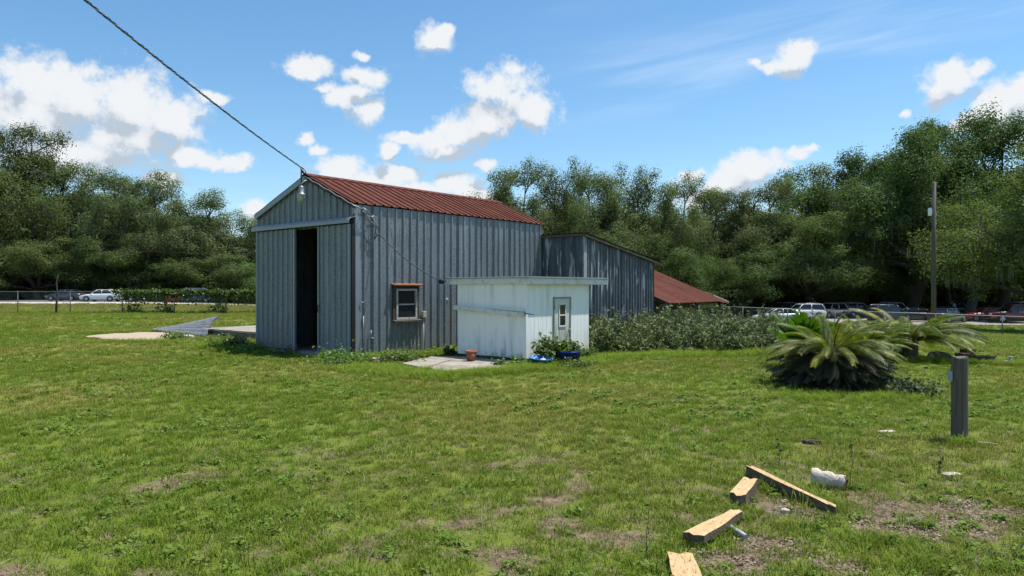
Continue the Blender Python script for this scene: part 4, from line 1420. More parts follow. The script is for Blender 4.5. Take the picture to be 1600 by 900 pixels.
park('sedan', WHITE, 160, 85.5, 182, 'white sedan parked behind the roadside fence', GL)
park('sedan', GREY, 104, 90, 174, 'dark grey sedan parked next to the white sedan across the road', GL)
park('sedan', BLACK, 228, 86, 190, 'black car behind the vines on the roadside fence', GL)
park('sedan', SILVER, 258, 90, 178, 'silver car glimpsed through the roadside vines', GL)
park('sedan', RED, 276, 86, 100, 'red car glimpsed through the roadside vines', GL)
park('suv', BLUE, 298, 87, 250, 'blue car glimpsed through the roadside vines', GL)
park('sedan', WHITE, 1216, 70, 172, 'white sedan parked broadside near the sago palm', GR)
park('suv', GREY, 1222, 84, 205, 'dark grey vehicle parked behind the white sedan', GR)
park('suv', WHITE, 1254, 79, 188, 'white estate vehicle partly hidden by an oak trunk', GR)
park('suv', SILVER, 1296, 82, 212, 'silver vehicle showing its rear beside the oak trunk', GR)
park('suv', ('pewter', (0.20, 0.22, 0.24), 0.6), 1338, 84, 20, 'pewter vehicle with bright windscreen in the car park', GR)
park('suv', BLACK, 1389, 73, 14, 'long black vehicle parked across the grass edge', GR)
park('suv', SILVER, 1398, 86, 25, 'silver vehicle behind the long black one', GR)
park('sedan', BLACK, 1438, 73, -20, 'black sedan with pale headlights next to the utility pole', GR)
park('pickup', BLACK, 1488, 90, 15, 'black pickup parked at the back of the car park', GR)
park('sedan', ('charcoal', (0.02, 0.02, 0.022), 0), 1480, 72, 30, 'charcoal sedan close to the chain link fence', GR)
park('sedan', RED, 1543, 74, 170, 'bright red car parked between the oak trunks', GR)
park('pickup', DRED, 1588, 71, 175, 'dark maroon pickup in deep shade under the oaks', GR)
park('suv', WHITE, 1592, 88, 190, 'white vehicle at the back behind the maroon pickup', GR)

# ------------------------------------------------------------------ foliage helpers
RNG = np.random.default_rng(7)


def rand_dirs(n, rng):
    v = rng.normal(size=(n, 3))
    return v / np.linalg.norm(v, axis=1, keepdims=True)


def leaf_quads(c, size, rng, elong=1.7, updir=0.0, outdir=None):
    """one four-sided leaf per centre, oriented at random (updir > 0 tips the faces upwards)"""
    n = len(c)
    nrm_ = rand_dirs(n, rng)
    if outdir is None:
        nrm_[:, 2] = np.abs(nrm_[:, 2]) + updir
    else:
        nrm_ = nrm_ * 0.75 + outdir
        nrm_[:, 2] += updir
    nrm_ /= np.linalg.norm(nrm_, axis=1, keepdims=True)
    r = rand_dirs(n, rng)
    a = np.cross(nrm_, r)
    a /= np.linalg.norm(a, axis=1, keepdims=True) + 1e-9
    b = np.cross(nrm_, a)
    s = np.asarray(size).reshape(-1, 1)
    v0 = c - a * s * elong / 2
    v1 = c + b * s * 0.5 + nrm_ * s * 0.12
    v2 = c + a * s * elong / 2
    v3 = c - b * s * 0.5 + nrm_ * s * 0.12
    V = np.stack([v0, v1, v2, v3], 1).reshape(-1, 3)
    Q = np.arange(4 * n).reshape(n, 4)
    return V, Q


def leaf_mesh(name, c, size, mat, rng, **kw):
    V, Q = leaf_quads(np.asarray(c), size, rng, **kw)
    return np_mesh(name, V, Q, mat)


def ball(n, rng, flat=1.0, shell=0.45):
    d = rand_dirs(n, rng)
    r = rng.random((n, 1)) ** shell
    p = d * r
    p[:, 2] *= flat
    return p


# ------------------------------------------------------------------ live oaks
def bez(a, b, c, n, rng, jit):
    out_p = []
    for i in range(n + 1):
        t_ = i / n
        p = a * (1 - t_) ** 2 + b * 2 * t_ * (1 - t_) + c * t_ * t_
        if 0 < i < n:
            p = p + rng.normal(size=3) * jit
        out_p.append(p)
    return out_p


def make_oak(seed, mat, H=14.0, Wd=14.0, nl=8, low=0.30, per=200, moss=True, lean=0.0, fork=0.17):
    rng = np.random.default_rng(seed)
    wood = MB()
    fork_z = H * fork
    base = np.array([0, 0, -0.6])
    top = np.array([lean, rng.normal() * 0.3, fork_z])
    tr = bez(base, np.array([lean * 0.2, 0, fork_z * 0.5]), top, 5, rng, 0.06)
    wood.tube(tr, [0.78, 0.56, 0.48, 0.45, 0.43, 0.42], 10)
    clumps, mosspts = [], []
    for i in range(nl):
        azi = 2 * math.pi * (i + rng.uniform(-0.3, 0.3)) / nl
        if i % 3 == 0:
            rr = Wd * rng.uniform(0.05, 0.24)
            zz = H * rng.uniform(0.82, 0.97)
        else:
            rr = Wd * rng.uniform(0.30, 0.47)
            zz = H * rng.uniform(low + 0.12, 0.84) * (1 - 0.10 * rr / Wd)
        tgt = np.array([math.cos(azi) * rr + lean, math.sin(azi) * rr, zz])
        ctl = top + (tgt - top) * 0.45 + np.array([math.cos(azi), math.sin(azi), -0.2]) * rr * 0.22
        limb = bez(top, ctl, tgt, 7, rng, 0.16)
        r0 = rng.uniform(0.20, 0.30)
        wood.tube(limb, [r0 * (1 - 0.8 * k / 7) for k in range(8)], 7)
        for j in range(7):
            t_ = rng.uniform(0.32, 1.0) if j else 1.0
            k = min(int(t_ * 7), 6)
            st_ = limb[k] + (limb[k + 1] - limb[k]) * (t_ * 7 - k)
            d = rng.normal(size=3)
            d[2] = abs(d[2]) * 0.75 + (-0.30 if rng.random() < 0.42 else 0.25)
            outw = st_ - np.array([lean, 0, fork_z])
            outw[2] *= 0.3
            outw /= np.linalg.norm(outw) + 1e-6
            d = d / np.linalg.norm(d) + outw * 0.7
            d /= np.linalg.norm(d)
            ln = rng.uniform(0.10, 0.19) * Wd
            en = st_ + d * ln
            en[2] = max(en[2], H * low * 0.75)
            sub = bez(st_, st_ + d * ln * 0.5 + np.array([0, 0, 0.35]), en, 4, rng, 0.10)
            wood.tube(sub, [0.09, 0.075, 0.06, 0.045, 0.025], 5)
            clumps.append((en, rng.uniform(0.9, 1.35)))
            mosspts += [sub[2], sub[3], en]
            for q in range(4):
                s0 = sub[rng.integers(2, 5)]
                dd = rng.normal(size=3)
                dd[2] = dd[2] * 0.8 + 0.15
                dd /= np.linalg.norm(dd)
                e2 = s0 + dd * rng.uniform(0.9, 2.0)
                wood.tube([s0, (s0 + e2) / 2 + rng.normal(size=3) * 0.08, e2], [0.035, 0.025, 0.012], 4, caps=False)
                clumps.append((e2, rng.uniform(0.55, 1.0)))
                mosspts.append(e2)
    cs, ss, ds = [], [], []
    for (c, r) in clumps:
        r = r * 1.18
        n = int(per * (r / 0.9) ** 1.6)
        p = ball(n, rng, 0.85, 0.36) * r * np.where(rng.random((n, 1)) < 0.25, 1.32, 1.0)
        cs.append(p + c)
        od = p / (np.linalg.norm(p, axis=1, keepdims=True) + 1e-6)
        oc = c - np.array([lean, 0, H * 0.45])
        ds.append(od + 0.5 * oc / (np.linalg.norm(oc) + 1e-6))
        ss.append(rng.uniform(0.085, 0.16, n))
    leaves = leaf_mesh('crown', np.concatenate(cs), np.concatenate(ss), mat, rng, updir=0.15, elong=1.4, outdir=np.concatenate(ds))
    ms = None
    if moss:
        vs, fs = [], []
        mp = np.array(mosspts)
        mp = mp[mp[:, 2] < H * 0.75]
        for _ in range(520):
            p = mp[rng.integers(len(mp))] + rng.normal(size=3) * np.array([0.5, 0.5, 0.15])
            ln = rng.uniform(0.35, 1.5)
            for s in range(3):
                a = rng.uniform(0, 6.28)
                w = np.array([math.cos(a), math.sin(a), 0]) * rng.uniform(0.03, 0.09)
                o = rng.normal(size=3) * 0.07
                b0 = len(vs)
                l2 = ln * rng.uniform(0.6, 1.0)
                vs += [p + o - w * 0.5, p + o + w * 0.5, p + o + w + np.array([0, 0, -l2 * 0.5]), p + o - w + np.array([0, 0, -l2 * 0.5]), p + o + np.array([rng.normal() * 0.04, rng.normal() * 0.04, -l2])]
                fs += [(b0, b0 + 1, b0 + 2, b0 + 3), (b0 + 3, b0 + 2, b0 + 4, b0 + 4)]
        vs = np.array(vs)
        me = bpy.data.meshes.new('hanging_moss')
        me.from_pydata([tuple(v) for v in vs], [], [f if f[2] != f[3] else f[:3] for f in fs])
        me.materials.append(M['moss'])
        ms = me
    return dict(trunk=wood.mesh('trunk', M['bark']), crown=leaves, moss=ms, H=H, W=Wd)


OAKS = [make_oak(11, M['leaf_oak'], low=0.26), make_oak(12, M['leaf_oak'], low=0.34, nl=9), make_oak(13, M['leaf_olive'], low=0.22, lean=0.9),
        make_oak(14, M['leaf_olive'], low=0.30, nl=9), make_oak(15, M['leaf_oak'], low=0.40, lean=-1.2, fork=0.24), make_oak(16, M['leaf_oak'], low=0.15, H=11, nl=9, moss=False)]


def plant_oak(var, u, D, vtop, wpx, label, group, rot=None, name='oak_tree'):
    P = OAKS[var]
    D = D + (11 if D > 60 and group != MT else 0)
    vtop = vtop + ((30 if 150 < u < 430 else 44) if group == LT else 28)
    x = (u - 800) / F * D
    z = T(x, D)
    h = CAMZ + (450 - vtop) / F * D - z
    w = wpx / F * D
    o = thing(name, label, 'tree', (x, D, z), (rot if rot is not None else (u * 1.37 + var) % 6.28), group)
    sx, sz = w / P['W'], h / P['H']
    o.scale = (sx, sx, sz)
    link('trunk', P['trunk'], o)
    link('crown', P['crown'], o)
    if P['moss']:
        link('hanging_moss', P['moss'], o)
    return o


LT, MT, RT = 'oaks beyond the sandy road', 'oaks rising behind the barn and lean-to', 'oaks over the car park'
for (var, u, D, v, w, ll) in (
        (1, -90, 92, 190, 230, 'tall oak standing beyond the road past the tallest roadside oak'),
        (0, 15, 92, 186, 210, 'tallest of the roadside oaks, its dark crown against the big cloud'),
        (1, 95, 98, 222, 190, 'tall dark oak above the dark grey sedan beside the tallest roadside oak'),
        (3, 178, 94, 258, 190, 'olive oak rising behind the white sedan across the road'),
        (2, 248, 97, 256, 170, 'feathery topped olive oak behind the silver and red cars'),
        (3, 318, 93, 292, 180, 'rounded olive oak behind the blue car across the road'),
        (2, 392, 96, 318, 160, 'olive oak across the road closest to the barn gable'),
        (1, 470, 98, 315, 170, 'oak filling in behind the front row across the road'),
        (5, 60, 88, 330, 170, 'low bushy oak at the foot of the tallest roadside oak'),
        (5, 205, 90.5, 352, 190, 'low spreading oak directly behind the white sedan'),
        (5, 330, 89, 372, 190, 'low spreading oak behind the blue car and the vines'),
        (2, -20, 90, 300, 190, 'mid-height olive oak overlapping the tallest roadside oak'),
        (5, 410, 92, 380, 160, 'low bushy oak peeping past the barn door corner'),
        (0, 140, 108, 280, 200, 'oak filling in behind the front row across the road'),
        (1, 290, 112, 320, 220, 'oak filling in behind the front row across the road'),
        (0, 440, 110, 345, 200, 'oak filling in behind the front row across the road'),
        (3, 20, 115, 260, 220, 'oak filling in behind the front row across the road'),
):
    plant_oak(var, u, D, v, w, ll, LT)
for (var, u, D, v, w, ll) in (
        (3, 800, 78, 252, 165, 'grey green oak just above the far end of the barn roof'),
        (2, 865, 82, 250, 150, 'airy grey green oak above the junction of barn and lean-to'),
        (3, 940, 76, 266, 170, 'broad grey green oak above the weathered lean-to roof'),
        (2, 1000, 79, 252, 170, 'open branched mossy oak with the highest top behind the lean-to'),
        (3, 1052, 84, 272, 140, 'grey green oak behind the low end of the lean-to roof'),
        (0, 700, 92, 330, 200, 'oak filling in behind the barn and lean-to'),
        (1, 900, 95, 300, 220, 'oak filling in behind the barn and lean-to'),
        (5, 960, 72, 350, 190, 'low bushy oak right behind the weathered lean-to'),
        (5, 1060, 74, 370, 170, 'low bushy oak behind the low red roof'),
        (1, 590, 96, 345, 220, 'oak filling in behind the barn and lean-to'),
        (5, 860, 74, 360, 170, 'low bushy oak where barn roof and lean-to meet'),
):
    plant_oak(var, u, D, v, w, ll, MT)
for (var, u, D, v, w, ll) in (
        (0, 1120, 86, 292, 190, 'broad oak rising above the low red roof'),
        (3, 1180, 84, 280, 180, 'round topped oak behind the white sedan by the sago palm'),
        (1, 1245, 92, 276, 190, 'oak behind the white estate vehicle'),
        (0, 1300, 96, 262, 200, 'oak behind the silver vehicle'),
        (1, 1355, 94, 236, 200, 'tall oak behind the long black vehicle'),
        (4, 1424, 78, 214, 250, 'leaning mossy oak with a forked trunk near the utility pole'),
        (0, 1478, 92, 200, 210, 'tall dark oak behind the utility pole top'),
        (1, 1570, 78, 176, 260, 'tallest oak, towering over the red car'),
        (0, 1650, 74, 180, 290, 'oak filling in behind the front row over the car park'),
        (1, 1760, 78, 200, 280, 'oak filling in behind the front row over the car park'),
        (5, 1150, 76, 372, 200, 'low bushy oak behind the weed thicket and red roof'),
        (5, 1240, 88, 372, 170, 'low bushy oak behind the white estate vehicle'),
        (5, 1345, 90, 366, 190, 'low rounded oak behind the pewter vehicle'),
        (5, 1205, 100, 340, 240, 'oak filling in behind the front row over the car park'),
        (3, 1420, 105, 270, 240, 'oak filling in behind the front row over the car park'),
        (2, 1540, 108, 250, 260, 'oak filling in behind the front row over the car park'),
        (4, 1512, 69, 300, 220, 'oak with a thick flared trunk beside the red car'),
        (4, 1276, 76, 330, 200, 'oak whose dark trunk stands between white and silver vehicles'),
        (0, 1640, 56, 240, 330, 'big oak shading the lawn on the near side of the maroon pickup'),
):
    plant_oak(var, u, D, v, w, ll, RT)


def make_shrub(seed, mat, n=2600, leaf=(0.09, 0.2), R=1.0, Hh=1.0):
    rng = np.random.default_rng(seed)
    cs = []
    for k in range(26):
        a, r = rng.uniform(0, 6.28), R * math.sqrt(rng.random()) * 0.8
        z = Hh * rng.uniform(0.18, 0.95) * (1 - 0.35 * (r / R) ** 2)
        cs.append(ball(n // 26, rng, 0.8, 0.5) * R * rng.uniform(0.22, 0.4) + np.array([math.cos(a) * r, math.sin(a) * r, z]))
    c = np.concatenate(cs)
    c[:, 2] = np.maximum(c[:, 2], 0.02)
    wood = MB()
    for k in range(9):
        a, r = rng.uniform(0, 6.28), R * rng.uniform(0.2, 0.7)
        wood.tube([(0, 0, -0.05), (math.cos(a) * r * 0.5, math.sin(a) * r * 0.5, Hh * 0.45), (math.cos(a) * r, math.sin(a) * r, Hh * 0.85)], [0.03 * R, 0.02 * R, 0.008 * R], 5)
    return leaf_mesh('foliage', c, rng.uniform(leaf[0], leaf[1], len(c)), mat, rng, updir=0.3), wood.mesh('stems', M['stem'])


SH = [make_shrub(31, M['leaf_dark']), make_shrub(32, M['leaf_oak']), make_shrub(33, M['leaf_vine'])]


def shrub(u, D, w, h, var, label, group, name='shrub'):
    x = (u - 800) / F * D
    o = thing(name, label, 'shrub', (x, D, T(x, D)), (u * 0.7) % 6.28, group)
    o.scale = (w / 2, w / 2, h)
    link('foliage', SH[var][0], o)
    link('stems', SH[var][1], o)
    return o


rs_ = random.Random(9)
for i in range(26):
    u = -60 + i * 22 + rs_.uniform(-8, 8)
    if 40 < u < 100:
        continue
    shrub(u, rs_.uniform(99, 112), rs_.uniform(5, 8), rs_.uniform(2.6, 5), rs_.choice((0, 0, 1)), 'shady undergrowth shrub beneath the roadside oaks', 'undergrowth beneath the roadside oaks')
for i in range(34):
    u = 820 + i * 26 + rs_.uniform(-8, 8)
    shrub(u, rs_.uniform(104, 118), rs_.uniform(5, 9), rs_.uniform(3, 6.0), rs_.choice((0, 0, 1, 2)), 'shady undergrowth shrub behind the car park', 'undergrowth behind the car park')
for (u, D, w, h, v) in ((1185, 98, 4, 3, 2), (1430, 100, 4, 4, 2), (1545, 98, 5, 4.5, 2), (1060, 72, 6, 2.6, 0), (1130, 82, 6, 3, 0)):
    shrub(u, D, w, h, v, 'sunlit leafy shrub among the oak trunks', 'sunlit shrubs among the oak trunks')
# the wood beyond, a single mass
rng = np.random.default_rng(3)
n = 70000
wx = rng.uniform(-240, 260, n)
wy = rng.uniform(122, 150, n)
hmax = 7 + 8 * fbm(wx * 0.06, wy * 0.06, 8, 3)
wz = rng.random(n) ** 0.8 * hmax + terrain(wx, wy) - 0.3
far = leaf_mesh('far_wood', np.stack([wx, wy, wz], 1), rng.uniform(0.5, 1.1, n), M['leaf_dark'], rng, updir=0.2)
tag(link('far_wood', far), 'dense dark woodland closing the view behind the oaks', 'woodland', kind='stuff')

# vines on the left fence
n = 10000
u_ = rng.beta(1.0, 1.0, n) * 17.3
vx = -25.8 + u_ + rng.normal(size=n) * 0.1
hang = 0.30 + 0.62 * fbm(vx * 0.8, vx * 0.1, 4, 3) * np.clip((vx + 27.5) / 4, 0.25, 1) + 0.55 * sstep(-11.5, -9.5, vx)
vz = 1.50 - np.abs(rng.normal(size=n)) * hang * 0.55 + 0.10 * rng.normal(size=n) * 0.6
vz = np.clip(vz, 0.05, 1.75)
vy = FY + 0.25 + rng.normal(size=n) * 0.14 + (vx + 27) * 0.02
low_ = rng.random(n) < 0.13
cl = np.array([-24.8, -22.6, -19.2, -13.2, -10.5])[rng.integers(0, 5, n)]
vx = np.where(low_, cl + rng.normal(size=n) * 0.35, vx)
vz = np.where(low_, np.abs(rng.normal(size=n)) * 0.42, vz)
vm = leaf_mesh('fence_vines', np.stack([vx, vy, vz + terrain(vx, vy)], 1), rng.uniform(0.07, 0.16, n), M['leaf_vine'], rng, elong=1.2, updir=0.1)
tag(link('fence_vines', vm), 'tangled leafy vines draped over the roadside chain link fence', 'vines', kind='stuff')

# ------------------------------------------------------------------ weed thicket along the lean-to
cs, ss, fl, stems = [], [], [], MB()
rng = np.random.default_rng(44)
cnt = 0
while cnt < 720:
    x, y = rng.uniform(1.6, 11.0), rng.uniform(16.9, 26.0)
    lx, ly = local(x, y, EXT_E)
    sx_, sy_ = local(x, y, SHED_S)
    if ly > -0.15 and lx < 4.9:
        continue
    if -0.1 < sx_ < SL + 0.08 and sy_ > -0.3:
        continue
    front = 17.55 + 0.10 * (x - 2) + 0.35 * math.sin(x * 2.1)
    if y < front or x > 7.9 + 0.25 * (y - 18) or y > 23.5 + 0.3 * x or x < 1.95:
        continue
    if ly > -0.1 and lx > 4.7 and ly < 4 and lx < 10:
        if ly > 0.1:
            continue
    cnt += 1
    h = rng.uniform(0.28, 0.88) * (0.60 + 0.40 * min(1, (y - front) / 0.9)) * (0.35 + 1.25 * float(fbm(x * 1.1, y * 1.1, 61, 2)))
    z = T(x, y)
    tip = np.array([x + rng.normal() * 0.10, y + rng.normal() * 0.10, z + h])
    b_ = np.array([x, y, z])
    stems.tube([b_, b_ + (tip - b_) * 0.55 + rng.normal(size=3) * 0.03, tip], [0.009, 0.007, 0.003], 3, caps=False)
    for q in range(3):
        f0 = rng.uniform(0.25, 0.8)
        s0 = b_ + (tip - b_) * f0
        e0 = s0 + np.array([rng.normal() * 0.16, rng.normal() * 0.16, rng.uniform(0.08, 0.28)])
        stems.tube([s0, e0], [0.005, 0.003], 3, caps=False)
        k = 7
        cs.append(s0 + (e0 - s0) * rng.random((k, 1)) + rng.normal(size=(k, 3)) * 0.05)
        ss.append(rng.uniform(0.03, 0.075, k))
        fl.append(e0 + rng.normal(size=(1, 3)) * 0.02)
    k = 22
    tt = rng.uniform(0.05, 1.0, (k, 1))
    cs.append(b_ + (tip - b_) * tt + rng.normal(size=(k, 3)) * 0.075)
    ss.append(rng.uniform(0.045, 0.11, k) * (1.25 - 0.6 * tt[:, 0]))
    fl.append(tip + rng.normal(size=(3, 3)) * 0.03)
c = np.concatenate(cs)
c[:, 2] = np.maximum(c[:, 2], terrain(c[:, 0], c[:, 1]) + 0.01)
th = link('weed_thicket', leaf_mesh('weed_thicket', c, np.concatenate(ss), M['leaf_weed'], rng, elong=2.0, updir=0.2))
tag(th, 'waist-high thicket of dusty flowering weeds along the weathered lean-to', 'weeds', kind='stuff')
f_ = np.concatenate(fl)
tag(link('flower_heads', leaf_mesh('flower_heads', f_, rng.uniform(0.02, 0.045, len(f_)), M['flower_weed'], rng, elong=1.1), th), kind='stuff')
tag(stems.build('weed_stems', M['stem'], th), kind='stuff')


# ------------------------------------------------------------------ leafy plants by the pump house and barn
def leafy(name, pos, R, Hh, n, leaf, mat, label, seed, cat='plant'):
    rng = np.random.default_rng(seed)
    o = thing(name, label, cat, pos)
    wood = MB()
    cs, ss = [], []
    for k in range(max(6, int(n / 26))):
        a, r = rng.uniform(0, 6.28), R * math.sqrt(rng.random())
        h = Hh * rng.uniform(0.45, 1.0) * (1 - 0.4 * (r / R) ** 2)
        e = np.array([math.cos(a) * r, math.sin(a) * r, h])
        m_ = e * 0.5 + np.array([0, 0, h * 0.15])
        wood.tube([(0, 0, 0), m_, e], [0.008, 0.006, 0.003], 4, caps=False)
        q = 26
        tt = rng.uniform(0.3, 1.05, (q, 1))
        cs.append(e * tt + rng.normal(size=(q, 3)) * R * 0.16)
        ss.append(rng.uniform(leaf[0], leaf[1], q))
    c = np.concatenate(cs)
    c[:, 2] = np.maximum(c[:, 2], 0.01)
    link('foliage', leaf_mesh('foliage', c, np.concatenate(ss), mat, rng, elong=1.5, updir=0.5), o)
    wood.build('stems', M['stem'], o)
    return o


leafy('tub_plant', TUB + Vector((0, 0, 0.24)), 0.30, 0.30, 420, (0.04, 0.08), M['leaf_vine'], 'leafy green plant growing out of the dark blue tub', 51)
p = gnd(862, 569)
leafy('leafy_bush', p, 0.42, 0.62, 900, (0.04, 0.09), M['leaf_vine'], 'sprawling leafy bush against the pump house beside the tub', 52, 'bush')
p = gnd(851, 566)
leafy('leafy_shoot', p, 0.14, 0.80, 170, (0.05, 0.10), M['leaf_bright'], 'upright bright leafy shoot in front of the pump house siding', 53)
for (u, v, R, h, n, m_, lab, sd_) in (
        (626, 566, 0.55, 0.20, 900, 'leaf_vine', 'low spread of weeds at the barn wall under the window', 61),
        (705, 556.5, 0.22, 0.24, 320, 'leaf_dark', 'dark weed tuft beside the pump house corner', 62),
        (540, 567, 0.75, 0.13, 1300, 'leaf_bright', 'bright green weed mat in front of the right sliding door', 63),
        (512, 563, 0.30, 0.22, 420, 'leaf_vine', 'straggly weeds at the foot of the sliding door', 64),
        (375, 545, 0.40, 0.36, 620, 'leaf_dark', 'dark weeds at the corner of the concrete platform', 65),
        (270, 531, 0.45, 0.26, 560, 'leaf_bright', 'round green weed clump beside the sandy pad', 66),
        (345, 541, 0.55, 0.28, 700, 'leaf_bright', 'bright leafy weeds below the concrete platform', 67),
        (782, 574, 0.16, 0.16, 200, 'leaf_dark', 'small dark weed at the edge of the wide slab', 68),
        (800, 573, 0.40, 0.12, 500, 'leaf_bright', 'low clover-like weeds at the pump house base', 69),
        (896, 575, 0.40, 0.14, 420, 'leaf_vine', 'low weeds around the foot of the blue tub', 70),
        (918, 562, 0.32, 0.30, 420, 'leaf_bright', 'light green weeds behind the blue tub', 71),
        (445, 556, 0.5, 0.10, 420, 'leaf_dark', 'thin weeds across the barn doorway threshold', 72),
        (915, 549, 0.12, 0.42, 160, 'leaf_dark', 'dark upright weed at the pump house back corner', 73),
        (400, 552, 0.55, 0.16, 700, 'leaf_bright', 'green weeds spreading at the left door foot', 74),
        (1395, 505, 0.01, 0.01, 26, 'leaf_dark', None, 75)):
    if lab:
        leafy('weed_patch', gnd(u, v), R, h, n, (0.03, 0.06), M[m_], lab, sd_, 'weeds')
for (dx, uu) in ((0, 0),):
    q = wpt(BARN_C, 3.2, 8.2, 0.26)
    leafy('weed_patch', q, 0.45, 0.22, 420, (0.03, 0.07), M['leaf_vine'], 'yellowish weeds sprouting on top of the concrete platform', 76, 'weeds')

# ------------------------------------------------------------------ sago palms
def frond_mesh(name, L, arch, mat, seed, npairs=46, leaflet=0.14, droop=0.0):
    rng = np.random.default_rng(seed)
    mb = MB()
    def pos(t_):
        return Vector((L * (t_ - 0.10 * t_ ** 3), 0.03 * math.sin(3 * t_ + seed), L * (arch * t_ - (arch + droop) * 0.95 * t_ ** 2.2)))
    pts = [pos(i / 12) for i in range(13)]
    mb.tube(pts, [0.012 - 0.009 * i / 12 for i in range(13)], 5)
    vs, fs = [], []
    for i in range(npairs):
        t_ = 0.14 + 0.86 * i / (npairs - 1)
        c = pos(t_)
        d = (pos(min(t_ + 0.02, 1.02)) - pos(t_ - 0.02)).normalized()
        s = Vector((0, 1, 0))
        up = d.cross(s) * -1
        ln = leaflet * (0.45 + 0.75 * math.sin(math.pi * min(1, t_ * 0.92 + 0.06)) ** 0.8)
        for sg in (-1, 1):
            dr_ = (s * sg * 0.86 + d * (0.42 + 0.3 * t_) + up * (0.30 - 0.05 * rng.random())).normalized()
            tip = c + dr_ * ln - Z3 * 0.03 * ln / leaflet + Vector(tuple(rng.normal(size=3) * 0.006))
            w = d * 0.0095
            b0 = len(vs)
            midp = c + dr_ * ln * 0.55 + up * 0.004
            vs += [c - w * 0.6, c + w * 0.6, midp + w, tip, midp - w]
            fs += [(b0, b0 + 1, b0 + 2, b0 + 4), (b0 + 4, b0 + 2, b0 + 3)]
    mb.add(vs, fs)
    return mb.mesh(name, mat)


FR = [frond_mesh('frond', 1.25, 0.34, M['frond'], 1, droop=0.1), frond_mesh('frond', 1.15, 0.46, M['frond'], 2, droop=0.1), frond_mesh('frond', 1.3, 0.24, M['frond'], 3, droop=0.12)]
FN = [frond_mesh('frond', 0.80, 0.25, M['frond_new'], 4, leaflet=0.11), frond_mesh('frond', 0.72, 0.15, M['frond_new'], 5, leaflet=0.10)]
FD = [frond_mesh('dead_frond', 1.05, 0.15, M['frond_dead'], 6, npairs=36), frond_mesh('dead_frond', 0.95, 0.3, M['frond_dead'], 7, npairs=36)]


def cycad(label, pos, trunk_h, trunk_r, fronds, seed):
    """fronds: list of (meshes, count, elevation lo, hi, azimuth lo, hi, scale lo, hi, height)"""
    rnd = random.Random(seed)
    o = thing('sago_palm', label, 'palm', pos)
    prof = [(0, -0.1), (trunk_r * 1.1, -0.1)]
    for i in range(9):
        z = trunk_h * i / 8
        prof += [(trunk_r * (1.0 + 0.06 * (i % 2)), z)]
    prof += [(trunk_r * 0.6, trunk_h + 0.07), (0, trunk_h + 0.11)]
    MB().lathe(prof, 14, smooth=False).build('trunk', M['cycad_trunk'], o)
    for (ms, cnt, e0, e1, a0, a1, s0, s1, hz) in fronds:
        for i in range(cnt):
            a = math.radians(a0 + (a1 - a0) * (i + rnd.uniform(-0.3, 0.3)) / cnt)
            e = math.radians(rnd.uniform(e0, e1))
            f = link(ms[0].name.split('.')[0], ms[i % len(ms)], o)
            f.rotation_mode = 'XYZ'
            R_ = Matrix.Rotation(a, 4, 'Z') @ Matrix.Rotation(-e, 4, 'Y') @ Matrix.Rotation(rnd.uniform(-0.4, 0.4), 4, 'X')
            f.rotation_euler = R_.to_euler()
            f.location = (math.cos(a) * trunk_r * 0.5, math.sin(a) * trunk_r * 0.5, hz + rnd.uniform(-0.05, 0.04))
            sc_ = rnd.uniform(s0, s1)
            f.scale = (sc_, sc_, sc_)
    return o


def pup_skirt(o, spots, seed):
    rnd = random.Random(seed)
    for (dx, dy, hz, cnt, s0) in spots:
        for i in range(cnt):
            a = 6.2832 * (i + rnd.uniform(-0.3, 0.3)) / cnt
            e = math.radians(rnd.uniform(-50, 12))
            f = link('dead_frond', FD[i % 2], o)
            f.rotation_euler = (Matrix.Rotation(a, 4, 'Z') @ Matrix.Rotation(-e, 4, 'Y') @ Matrix.Rotation(rnd.uniform(-0.6, 0.6), 4, 'X')).to_euler()
            f.location = (dx, dy, hz + rnd.uniform(-0.06, 0.06))
            f.scale = (s0, s0, s0)


c1 = gnd(1299, 603)
big = cycad('big sago palm with a dark skirt of dead fronds behind the grey post', c1, 0.52, 0.20, [
    (FR, 40, -6, 12, 0, 360, 0.74, 1.02, 0.60), (FR, 12, 16, 42, 15, 375, 0.68, 0.88, 0.62), (FR[1:2], 2, 78, 86, 20, 200, 0.55, 0.62, 0.62),
    (FD, 36, -34, -8, 0, 360, 0.85, 1.0, 0.54), (FD, 34, -62, -38, 5, 365, 0.72, 0.90, 0.44), (FD, 26, -45, -15, 0, 360, 0.6, 0.85, 0.26), (FD, 20, -15, 6, 0, 360, 0.7, 0.95, 0.08)], 1)
pup_skirt(big, [(-0.55, -0.15, 0.36, 16, 0.5), (0.35, -0.35, 0.38, 16, 0.55), (0.6, 0.1, 0.34, 16, 0.5), (-0.15, -0.5, 0.34, 16, 0.5), (-0.7, 0.15, 0.25, 12, 0.42), (0.1, 0.4, 0.4, 12, 0.5), (0.85, -0.1, 0.2, 12, 0.4)], 5)
p = gnd(1420, 561)
cycad('sago palm with golden arching fronds and a stout grey trunk', p, 0.42, 0.19, [
    (FR, 34, -6, 20, 0, 360, 1.1, 1.38, 0.46), (FR, 12, 20, 42, 10, 370, 0.95, 1.15, 0.48), (FD, 8, -45, -20, 100, 260, 0.6, 0.8, 0.4)], 2)
p = gnd(1257, 576)
cycad('young sago palm with an upright flush of fresh green fronds', p, 0.30, 0.11, [
    (FN, 30, 50, 82, 0, 360, 1.0, 1.2, 0.34), (FN, 18, 30, 52, 0, 360, 0.95, 1.1, 0.34), (FR, 16, -8, 25, 0, 360, 0.6, 0.75, 0.32)], 3)
p = gnd(1352, 572)
